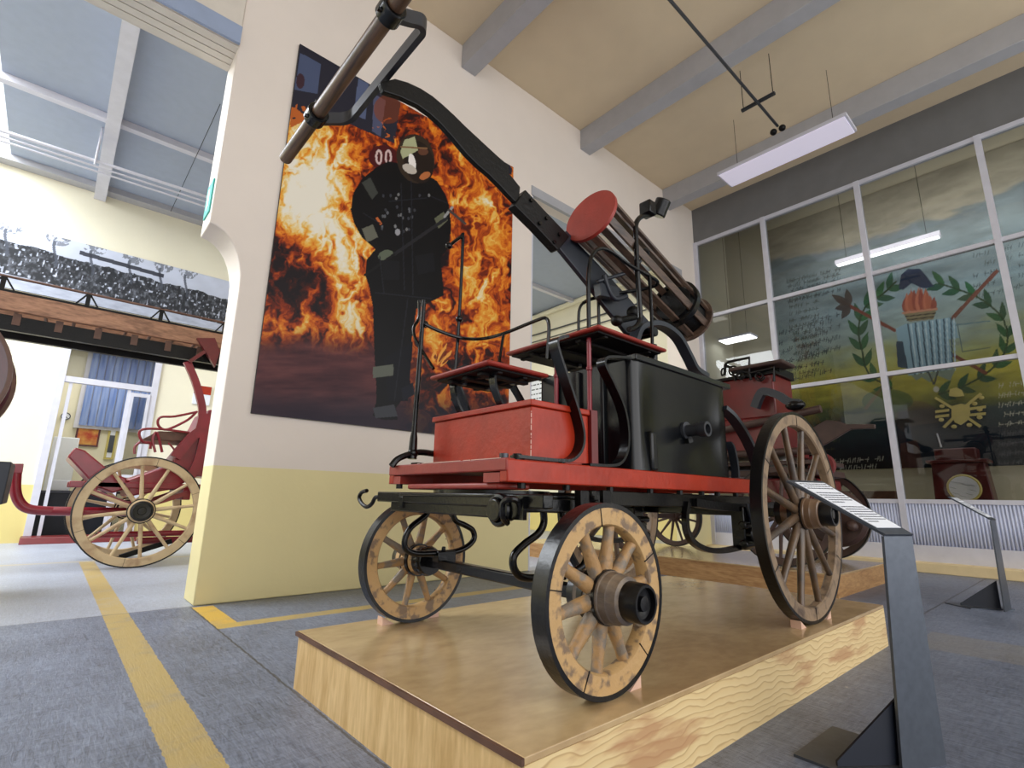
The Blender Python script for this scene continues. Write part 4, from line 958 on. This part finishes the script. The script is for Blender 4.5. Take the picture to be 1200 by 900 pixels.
# ================================================================== RED CARRIAGE BEHIND
C2 = thing('red_carriage', 'old red hand pump carriage with scrolled iron seat on the brown plinth', 'carriage', (7.6, 4, .25))
z2 = .25
wheel(C2, (6.95, 2.72, z2+.62), .62, .06, 12, .08, .10, .14, .1, 'old_dark', 'old_dark', 'old_dark', 'wheel', .05, .1, -1, ax='X', bandM='old_dark')
wheel(C2, (8.35, 2.72, z2+.62), .62, .06, 12, .08, .10, .14, .1, 'old_dark', 'old_dark', 'old_dark', 'wheel', .05, .1, 1, ax='X', bandM='old_dark')
wheel(C2, (6.95, 5.05, z2+.52), .52, .06, 12, .07, .09, .14, .1, 'old_dark', 'old_dark', 'old_dark', 'wheel', .045, .3, -1, ax='X', bandM='old_dark')
wheel(C2, (8.35, 5.08, z2+.52), .52, .06, 12, .07, .09, .14, .1, 'old_dark', 'old_dark', 'old_dark', 'wheel', .045, .2, 1, ax='X', bandM='old_dark')
MB().bar((6.9, 2.72, .87), (8.4, 2.72, .87), .08, .08).build('axle', 'old_dark', C2); MB().bar((6.9, 5.06, .77), (8.4, 5.06, .77), .08, .08).build('axle', 'old_dark', C2)
MB().box(7.15, 7.8, 2.74, 4.9, 2.15, 2.74).build('body_upper', 'red2', C2, bevel=.02)
MB().box(7.10, 7.85, 2.62, 5.0, 1.62, 2.15).build('body_lower', 'red2', C2, bevel=.02)
MB().box(7.12, 8.15, 2.3, 5.3, 1.36, 1.44).build('chassis_board', 'old_dark', C2, bevel=.01)
MB().box(7.12, 8.15, 2.3, 5.3, 1.50, 1.56).build('chassis_board', 'old_dark', C2, bevel=.01)
MB().box(7.12, 8.12, 2.35, 3.2, 1.0, 1.33).build('front_box', 'red2', C2, bevel=.03)
MB().box(7.12, 7.82, 2.70, 5.0, 2.74, 2.78).build('body_edge', 'black_rough', C2)
MB().box(7.05, 7.5, 2.56, 3.3, 2.845, 2.90).build('seat', 'old_dark', C2, bevel=.02)
MB().box(7.3, 7.8, 2.7, 3.1, 2.78, 2.85).build('seat_support', 'black_rough', C2)
b = MB()
def T2(pts, r=.022, n=5): b.tube(smooth(pts, n) if n else pts, r, 8)
sx = 7.08
T2([at(px, py, 'X', sx) for px, py in ((849, 440), (850, 427), (854, 424), (878, 419), (878, 437), (880, 445))], .02, 0)
T2([at(px, py, 'X', sx) for px, py in ((850, 428), (860, 433), (880, 437), (907, 431), (907, 447))], .02, 0)
T2([at(px, py, 'X', sx) for px, py in ((852, 430), (846, 433), (846, 440), (849, 438))], .012)
for cx, cy, rr in ((860, 434, 7), (890, 441, 6), (868, 440, 5)):
    T2([at(cx+rr*math.cos(a)*(1-a/16), cy+rr*math.sin(a)*(1-a/16), 'X', sx) for a in [k*.7 for k in range(14)]], .011, 2)
T2([at(857, 432, 'X', sx), at(862, 446, 'X', sx)], .014, 0)
b.build('scroll_armrest', 'black_rough', C2)
MB().tube([at(790, 516, 'X', 7.02), at(850, 504, 'X', 7.02), at(962, 479, 'X', 7.02)], .05, 10).build('side_pole', 'old_dark', C2)
MB().tube([(7.05, 5.3, 1.66), (7.05, 2.3, 1.66)], .05, 10).build('side_pole', 'old_dark', C2)
b = MB(); b.prism([at(px, py, 'X', 7.2) for px, py in ((938, 509), (968, 492), (984, 494), (1000, 501), (975, 516), (950, 530), (940, 528))], (.05, 0, 0)); b.prism([at(px, py, 'X', 7.2) for px, py in ((990, 497), (1025, 497), (1025, 502), (995, 503))], (.05, 0, 0)); b.build('shaft_paddle', 'old_dark', C2, bevel=.008)
b = MB(); b.strap(smooth([at(885, 478, 'X', 7.0), at(890, 465, 'X', 7.0), at(896, 459, 'X', 7.0), at(912, 463, 'X', 7.0), at(925, 471, 'X', 7.0), at(938, 473, 'X', 7.0)], 5), (.1, 0, 0), .10); b.build('pole_clamp', 'bluegrey', C2)
b = MB(); b.ball(at(932, 475, 'X', 7.02), .10, (1, 1.2, .7)); b.build('clamp_ball', 'black', C2)
b = MB(); b.lathe([(.30, 0), (.34, .05), (.34, .09), (.30, .14)], at(978, 612, 'X', 7.15)+Vector((0, 0, .05)), (1, .0, 0), 28); b.ball(at(999, 617, 'X', 7.1), .06); b.build('brake_drum', 'old_dark', C2)
b = MB(); b.lathe([(.14, 0), (.16, .03), (.16, .10), (.14, .13)], at(962, 545, 'X', 7.3), (1, .2, 0), 28); b.build('red_roller', 'red2', C2)

# ================================================================== GALLERY THINGS
g = thing('pedestal_case', 'dark red wooden pedestal case with a round cream dial behind the glass', 'case', (11.75, 1.5, 0))
MB().prism([(11.55, 1.10, 0), (11.55, 1.98, 0), (11.55, 1.92, 1.75), (11.55, 1.22, 1.75)], (.5, 0, 0)).build('body', 'maroon', g, bevel=.02)
MB().box(11.5, 12.1, 1.16, 1.98, 1.75, 1.80).build('shelf_edge', 'maroon', g, bevel=.01)
MB().box(11.6, 12.0, 1.30, 1.86, 1.80, 2.0).build('top_box', 'maroon', g, bevel=.02)
c_ = at(1130, 572, 'X', 11.54)
MB().lathe([(.22, 0), (.23, .02), (.21, .04), (.19, .035)], c_, (-1, 0, 0), 40).build('dial_ring', 'gold', g)
dl = MB().lathe([(.195, 0), (.195, .042)], c_, (-1, 0, 0), 40).build('dial', 'paper', g)
for k in range(9):
    a = k*.7; r_ = .05+.1*random.random(); pp = c_+Vector((-.046, r_*math.cos(a), r_*math.sin(a)))
    MB().bar(pp+Vector((0, -.04, -.01)), pp+Vector((0, .04, .015)), .004, .01, (1, 0, 0)).build('dial_mark', 'ink', g)
MB().cyl(at(1098, 508, 'X', 11.7), at(1103, 524, 'X', 11.7), .012, 8).build('white_rod', 'paper', g)
tag(MB().box(11.3, 11.7, 2.45, 3.9, 1.12, 1.27).build('wood_ledge', 'old_wood', bevel=.01), 'brown timber ledge lying behind the glass beside the rear wheel hub', 'ledge')
struct(MB().box(XG+.2, 12.35, -7, 5.62, 1.0, 1.1).build('floor_gallery', 'cream', sm=False))

# info board seen through the wide opening
ib = thing('information_board', 'white text board on the far side wall seen between the seats', 'sign', (12.47, 12.9, 3.9))
MB().box(12.44, 12.495, 11.9, 14-.06, 3.4, 5.2).build('board', 'paper', ib)
b = MB()
for r in range(9):
    yy = 13.8
    while yy > 12.1:
        l_ = random.uniform(.08, .22); z = 5.0-r*.17; b.box(12.436, 12.44, yy-l_, yy, z-.02, z+.02); yy -= l_+.05
b.build('printed_lines', 'ink', ib, sm=False)
run('wall_pipe', 'thick cream pipe along the wall seen through the wide opening', [at(622, 374, 'X', 12.4), at(742, 327, 'X', 12.4), at(800, 303, 'X', 12.4)], .09, 'cream')
run('wall_pipe', 'thin grey pipe below the thick cream one on the far side wall', [at(622, 394, 'X', 12.42), at(760, 352, 'X', 12.42), at(800, 340, 'X', 12.42)], .025, 'steel')
run('wall_pipe', 'lowest thin grey pipe on the far side wall above the text board', [at(622, 402, 'X', 12.42), at(760, 362, 'X', 12.42), at(800, 350, 'X', 12.42)], .02, 'steel')

# ================================================================== PLAQUE STANDS
def display_stand():
    D = Vector((2.655, .668, .885)); Wd = Vector((.214, -.098, 0)); Lv = Vector((-.105, .335, .228))
    n0 = Vector((.098, .214, 0)); BB = Vector((2.635, .672, 0))
    def onplane(px, py):
        d = R_*((px-600)/FPX)+U_*(-(py-450)/FPX)+F_; return CAM+d*((BB-CAM).dot(n0)/d.dot(n0))
    D = onplane(1036, 628.5); Wt = onplane(1068, 625)-D; Wt.z = 0
    t = thing('display_stand', 'nearest dark metal stand with a slanted white text card beside the plinth', 'display stand', (2.76, .62, 0))
    n = Vector((.098, .214, 0)).normalized()
    B0 = Vector((2.635, .672, 0)); B1 = B0+Wd
    MB().prism([B0, B1, D+Wt, D], n*.012).build('post', 'stand', t)
    up = Wd.cross(Lv).normalized()
    A_ = D+Lv; Bq = A_+Wd*.9
    MB().prism([D, D+Wt, Bq, A_], up*.012).build('tray', 'stand', t)
    def tq(u, v): return (D+Wt*u)*(1-v)+(A_+Wd*.9*u)*v+up*.0145
    cd_ = MB().prism([tq(.06, .10), tq(.90, .10), tq(.90, .94), tq(.06, .94)], up*.003).build('text_card', 'paper', t)
    b = MB(); rnd = random.Random(3)
    for r in range(17):
        if r in (3, 9): continue
        s_ = .10+rnd.random()*.03; vv = .90-.044*r
        end = .82 if r not in (8, 16) else .45
        while s_ < end:
            l_ = rnd.uniform(.03, .09); b.prism([q_+up*.0035 for q_ in (tq(s_, vv), tq(min(s_+l_, .86), vv), tq(min(s_+l_, .86), vv+.014), tq(s_, vv+.014))], up*.0006); s_ += l_+.02
    b.build('printed_lines', 'ink', cd_, sm=False)
    m_ = B0+Wd*.45; e = Vector((Lv.x, Lv.y, 0)).normalized()
    g0 = B0+Wd*.35+n*.012; g1 = Vector((2.46, .84, 0)); gd = (g1-g0)
    MB().prism([g0+Vector((0, 0, .012)), g0+Vector((0, 0, .28)), g1+Vector((0, 0, .03)), g1+Vector((0, 0, .012))], gd.cross(Vector((0, 0, 1))).normalized()*.01).build('gusset', 'navy', t)
    MB().prism([(2.42, .70, 0), (2.86, .64, 0), (2.87, .985, 0), (2.44, .994, 0)], (0, 0, .01)).build('base_plate', 'stand', t)
    return t
DS = display_stand()
d2 = copy_tree(DS); d2.location = (7.40, .80, 0); d2.rotation_euler.z = math.radians(18)
for ch in d2.children:
    if ch.name.startswith(('gusset', 'base_plate')): ch.rotation_euler.z = math.radians(-52)
d2['label'] = 'distant dark metal plaque stand near the corrugated panels at the right'
DS['group'] = d2['group'] = 'plaque stands on the floor'

# ================================================================== FAR ROOM: DOOR AND OFFICE
b = MB(); y_ = YF-.04
b.box(-.22, -.10, y_, y_+.14, .0, 4.5); b.box(1.40, 1.52, y_, y_+.14, 0, 4.5); b.box(-.10, 1.40, y_+.01, y_+.13, 3.22, 3.34); b.box(-.10, 1.40, y_+.01, y_+.13, 4.4, 4.5)
b.box(-.02, .04, y_+.04, y_+.12, 0, 3.22); b.box(.98, 1.04, y_+.04, y_+.12, 0, 3.22)
dr_ = struct(b.build('door_1', 'white_metal'))
MB().box(-.10, 1.40, YF+.02, YF+.03, 3.34, 4.4).build('pane', 'glass', dr_, sm=False)
lf = MB(); lf.box(.94, 1.0, YF-.62, YF-.04, .1, 3.1); lf = MB()
for x0_, x1_, z0_, z1_ in ((1.04, 1.10, .08, 3.15), (1.34, 1.40, .08, 3.15), (1.10, 1.34, 3.07, 3.15), (1.10, 1.34, .08, .16), (1.10, 1.34, 1.3, 1.36)): lf.box(x0_, x1_, YF-.06, YF-.01, z0_, z1_)
lf.build('door_leaf', 'white_metal', dr_)
MB().box(1.10, 1.34, YF-.04, YF-.03, .16, 3.07).build('pane', 'glass', dr_, sm=False)
tag(MB().hexa([(-.25, YF-.5, 0), (1.55, YF-.5, 0), (1.55, YF-.01, 0), (-.25, YF-.01, 0), (-.25, YF-.42, .12), (1.55, YF-.42, .12), (1.55, YF-.01, .13), (-.25, YF-.01, .13)]).build('door_ramp', 'red2', bevel=.01), 'low red step at the foot of the far glass door', 'step')
M['blind'] = mat('blue_blind', (96, 124, 190), .7, c2=(150, 170, 214), cut=.5, wid=.3, scale=3, stretch=(6, 1, .3))
wo = MB(); a0, a1 = at(92, 498, 'Y', 17.55), at(160, 400, 'Y', 17.55)
wi = struct(MB().box(a0.x-.1, 2.6, 17.50, 17.6, a0.z-.08, 4.75).build('window_2', 'white_metal'))
bl = thing('window_blind', 'blue vertical blind over the office window behind the far door', 'blind', (1.2, 17.45, a0.z))
for k in range(13):
    x0_ = a0.x+k*.17; MB().prism([(x0_, 17.46, a0.z), (x0_+.15, 17.42, a0.z), (x0_+.15, 17.42, 4.7), (x0_, 17.46, 4.7)], (0, .01, 0)).build('blind_slat', 'blind', bl, sm=False)
p0, p1 = at(86, 522, 'Y', 17.55), at(119, 500, 'Y', 17.55)
pc = thing('framed_picture', 'red and gold picture on the office wall under the blue blind', 'picture', (p0.x, 17.6, p0.z))
MB().box(p0.x, p1.x, 17.55, 17.6, p0.z, p1.z).build('frame', 'maroon', pc)
M['pic'] = mat('red_gold_print', (180, 60, 40), .6, c2=(214, 160, 80), cut=.5, wid=.3, scale=5)
MB().box(p0.x+.04, p1.x-.04, 17.54, 17.55, p0.z+.04, p1.z-.04).build('picture', 'pic', pc)
p0, p1 = at(121, 538, 'Y', 17.55), at(139, 503, 'Y', 17.55)
pc = thing('framed_picture', 'tall gold framed white picture on the office wall beside the door leaf', 'picture', (p0.x, 17.6, p0.z))
b = MB(); b.box(p0.x, p1.x, 17.55, 17.6, p0.z, p1.z); b.build('frame', 'gold', pc); MB().box(p0.x+.05, p1.x-.05, 17.54, 17.55, p0.z+.05, p1.z-.05).build('mat_board', 'paper', pc); MB().box(p0.x+.16, p1.x-.16, 17.53, 17.54, p0.z+.18, p1.z-.18).build('picture', 'ink', pc)
p0 = at(77, 488, 'Y', 17.55)
ns = thing('prohibition_sign', 'small round prohibition sign on the office wall near the left jamb', 'sign', p0)
MB().lathe([(.10, 0), (.10, .02)], p0, (0, -1, 0), 24).build('disc', 'paper', ns)
b = MB(); b.lathe([(.10, .02), (.10, .03), (.08, .03), (.08, .02)], p0, (0, -1, 0), 24, closed=True); b.bar(p0+Vector((-.06, -.025, .06)), p0+Vector((.06, -.025, -.06)), .03, .01); b.build('ring_mark', 'ink', ns)
dk = thing('office_desk', 'dark office desk with white papers inside the far doorway', 'desk', (.2, 15.2, 0))
MB().box(-.15, 1.2, 14.9, 15.5, 0, .95).build('cabinet', 'navy', dk, bevel=.01); MB().box(-.2, 1.25, 14.85, 15.55, .95, 1.0).build('desktop', 'steel', dk)
tag(MB().box(-.02, .35, 15.0, 15.3, 1.0, 1.22).build('paper_stack', 'paper', bevel=.01), 'stack of white papers on the office desk', 'papers')
tag(MB().box(-.1, .4, 16.9, 17.2, 0, 2.3).build('white_cabinet', 'paper', bevel=.02), 'tall pale cabinet at the back of the office', 'cabinet')
p0 = at(237, 462, 'Y', YF-.03)
sg_ = thing('fire_point_sign', 'small red and white sign on the cream wall beside the red carriage', 'sign', p0)
MB().box(p0.x-.18, p0.x+.18, YF-.03, YF-.002, p0.z-.25, p0.z+.2).build('panel', 'paper', sg_); MB().box(p0.x-.18, p0.x+.18, YF-.036, YF-.03, p0.z, p0.z+.2).build('red_field', 'red', sg_)

# ================================================================== LADDER CARRIAGE IN THE FAR ROOM
LC = thing('ladder_carriage', 'red and cream horse drawn carriage carrying a long wooden ladder in the far room', 'carriage', (1.0, 9.4, 0))
wheel(LC, (1.01, 8.85, .745), .745, .07, 12, .105, .15, .12, .1, 'rim_f', 'rim_f', 'rim_f', 'wheel', .052, .12, -1, capr=.135)
wheel(LC, (.98, 10.35, .745), .745, .07, 12, .105, .15, .12, .1, 'rim_f', 'rim_f', 'rim_f', 'wheel', .052, .3, 1, capr=.12)
MB().bar((1.0, 8.9, .745), (1.0, 10.3, .745), .08, .08).build('axle', 'crimson', LC)
b = MB(); b.box(.2, 2.6, 9.05, 9.13, 1.05, 1.13); b.box(.2, 2.6, 10.1, 10.18, 1.05, 1.13); b.box(.4, .5, 9.0, 10.2, .98, 1.05); b.box(1.5, 1.6, 9.0, 10.2, .9, 1.05); b.build('chassis', 'crimson', LC, bevel=.01)
b = MB(); b.strap(smooth([(.45, 9.0, 1.0), (.8, 9.0, .86), (1.0, 9.0, .83), (1.2, 9.0, .86), (1.55, 9.0, 1.0)], 5), (0, .07, 0), .06); b.strap(smooth([(.45, 10.2, 1.0), (.8, 10.2, .86), (1.0, 10.2, .83), (1.2, 10.2, .86), (1.55, 10.2, 1.0)], 5), (0, .07, 0), .06); b.build('leaf_spring', 'crimson', LC)
b = MB(); b.tube([(.6, 9.15, .42), (2.6, 9.15, .42)], .04, 10); b.tube([(1.1, 9.5, .30), (2.6, 9.5, .30)], .05, 10); b.build('lower_bar', 'crimson', LC)
b = MB(); b.bar((.9, 9.3, .1), (1.5, 9.3, .30), .05, .07); b.build('drag_shoe', 'black_rough', LC)
# footboard box
ft = [at(px, py, 'Y', 9.05) for px, py in ((79, 535), (88, 524), (100, 528), (134, 556), (148, 560), (150, 572), (132, 578), (112, 570))]
MB().prism(ft, (0, 1.1, 0)).build('foot_board', 'crimson', LC, bevel=.02)
bd = [at(px, py, 'Y', 9.05) for px, py in ((150, 562), (200, 545), (232, 505), (245, 480), (262, 480), (262, 560), (232, 558), (200, 574), (150, 582))]
MB().prism([q+Vector((0, .02, 0)) for q in bd], (0, 1.05, 0)).build('body', 'crimson', LC, bevel=.02)
b = MB(); b.tube([at(60, 599, 'Y', 9.3), at(160, 600, 'Y', 9.3)], .06, 10); b.tube(smooth([at(62, 599, 'Y', 9.3), at(36, 597, 'Y', 9.3), at(24, 590, 'Y', 9.3), at(18, 575, 'Y', 9.3), at(19, 549, 'Y', 9.3)], 5), .06, 10); b.bar(at(13, 549, 'Y', 9.3), at(27, 549, 'Y', 9.3), .12, .12); b.build('draw_pole', 'crimson', LC, bevel=.005)
# seat
MB().prism([at(px, py, 'Y', 9.1) for px, py in ((166, 515), (186, 505), (232, 507), (224, 518))], (0, .9, 0)).build('seat', 'old_wood', LC, bevel=.01)
b = MB()
def T3(pts, r=.018): b.tube(smooth([at(px, py, 'Y', 9.05) for px, py in pts], 4), r, 8)
T3([(229, 483), (205, 488), (188, 489), (185, 497), (191, 503), (200, 502), (220, 492), (231, 482)])
T3([(222, 507), (190, 503), (168, 503), (163, 509), (168, 518), (176, 519), (176, 526)]); T3([(164, 518), (158, 524), (158, 532)]); T3([(182, 530), (179, 515), (184, 507), (190, 530)]); T3([(197, 519), (202, 524), (206, 530)], .014)
b.build('seat_iron', 'crimson', LC)
for q_, (pts_, th_) in enumerate(((((219, 424), (228, 445), (234, 465), (237, 482), (234, 500), (229, 512)), .10), (((240, 485), (239, 510), (232, 540), (222, 560)), .12), (((205, 536), (225, 512), (240, 502)), .14))):
    yy_s = 9.02+.006*q_; b = MB(); b.strap(smooth([at(px, py, 'Y', yy_s) for px, py in pts_], 5), (0, .08+.01*q_, 0), th_); b.build('ladder_support', 'crimson', LC)
b = MB(); b.prism([at(px, py, 'Y', 8.9) for px, py in ((231, 396), (252, 396), (258, 412), (252, 430), (240, 410))], (0, .08, 0)); b.strap([at(222, 424, 'Y', 8.93), at(240, 412, 'Y', 8.93)], (0, .05, 0), .05); b.build('ladder_bracket', 'red2', LC)
# the ladder itself rests on the carriage
LD = thing('wooden_ladder', 'long wooden ladder with iron truss rail lying on the red carriage', 'ladder', (0, 9.4, 3.0))
M['lad'] = grain_mat('ladder_wood', (120, 84, 62), (168, 124, 96), (1, 4, 4), .5)
for yv in (9.0, 9.75):
    MB().box(-5, 3.2, yv, yv+.07, 3.26, 3.50).build('side_rail', 'lad', LD, bevel=.01)
    MB().box(-5, 3.2, yv, yv+.06, 3.50, 3.53).build('rail_edge', 'black_rough', LD)
    MB().tube([(-5, yv+.03, 3.72), (3.2, yv+.03, 3.70)], .018, 8).build('truss_rod', 'old_wood', LD)
    for k in range(9):
        b = MB(); xx = -4.3+.86*k; b.bar((xx, yv+.03, 3.5), (xx, yv+.03, 3.72), .03, .05, (1, 0, 0)); b.bar((xx-.12, yv+.03, 3.53), (xx, yv+.03, 3.72), .02, .02); b.bar((xx+.12, yv+.03, 3.53), (xx, yv+.03, 3.72), .02, .02)
        b.build('truss_post', 'black_rough', LD)
for k in range(27):
    xx = -4.9+.3*k; MB().cyl((xx, 9.03, 3.34), (xx, 9.79, 3.34), .022, 10).build('rung', 'old_wood', LD)
MB().box(-5, 3.2, 9.10, 9.18, 3.02, 3.22).box(-5, 3.2, 9.62, 9.70, 3.02, 3.22).build('lower_section', 'black_rough', LD)
b = MB()
for k in range(20):
    xx = -4.9+.42*k; MB().box(xx, xx+.08, 9.085, 9.715, 3.225, 3.255).box(xx, xx+.08, 9.085, 9.098, 3.10, 3.225).build('cross_cleat', 'old_wood', LD)

# hose reel at the left edge
HR = thing('hose_reel_cart', 'dark red hose reel with brown rim at the left edge before the far wall', 'hose reel', (-.9, 7, 0))
M['plum'] = mat('plum_paint', (74, 14, 26), .3, var=.2, coat=.4)
c_ = Vector((-1.15, 6.9, 2.05))
for q in (0, .75):
    MB().lathe([(.68, q), (.68, q+.05)], c_, (0, 1, 0), 56).build('reel_disc', 'plum', HR)
    MB().lathe([(.68, q-.005), (.715, q-.005), (.715, q+.055), (.68, q+.055)], c_, (0, 1, 0), 56, closed=True).build('reel_rim', 'old_wood', HR)
MB().lathe([(.3, .05), (.3, .75)], c_, (0, 1, 0), 32).build('hose_drum', 'cream', HR)
for q in (6.86, 7.74): MB().box(-1.23, -1.13, q-.025, q+.025, 0, 2.1).build('stand_post', 'navy', HR)
MB().box(-1.9, -.30, 6.90, 7.70, .86, 1.26).build('stand_box', 'navy', HR, bevel=.01)
MB().box(-1.8, -.6, 6.95, 7.65, 0, .86).build('stand_base', 'navy', HR)

# ================================================================== LIGHT
W = bpy.data.worlds.new('sky'); SC.world = W; W.use_nodes = True
bg = W.node_tree.nodes['Background']; bg.inputs[0].default_value = (.93, .96, 1.0, 1); bg.inputs[1].default_value = 1.25
def area(name, loc, rot, sx_, sy_, e, c=(1, 1, 1)):
    l = bpy.data.lights.new(name, 'AREA'); l.shape = 'RECTANGLE'; l.size = sx_; l.size_y = sy_; l.energy = e; l.color = c
    o = bpy.data.objects.new(name, l); COL.objects.link(o); o.location = loc; o.rotation_euler = rot; return o
# daylight of the open vehicle doors behind the camera and of the roof light in the far room
area('door_daylight', (3, -6.5, 3.2), (math.radians(90), 0, 0), 14, 5.5, 330, (1, .96, .92))
area('roof_daylight', (-5.2, 10, 9.0), (0, math.radians(-25), 0), 6, 7, 1700, (.90, .95, 1))
area('far_room_fill', (7, 10, 7.5), (0, 0, 0), 6, 4, 240, (1, .97, .88))  # unseen area light that brightens the far room
area('gallery_fill', (10.95, -.4, 6.6), (0, math.radians(-58), 0), .4, 8, 120, (1, .99, .98))  # unseen fill added to light the mural, no fixture hangs here
area('office_lamps', (.6, 15.8, 4.7), (0, 0, 0), 2.5, 2, 60, (1, .98, .92))
SC.view_settings.view_transform = 'Standard'; SC.view_settings.look = 'None'
SC.view_settings.gamma = 1; SC.view_settings.exposure = .32; SC.view_settings.use_curve_mapping = False
SC.cycles.use_denoising = True; SC.cycles.max_bounces = 8; SC.cycles.diffuse_bounces = 5
SC.cycles.sample_clamp_indirect = 6
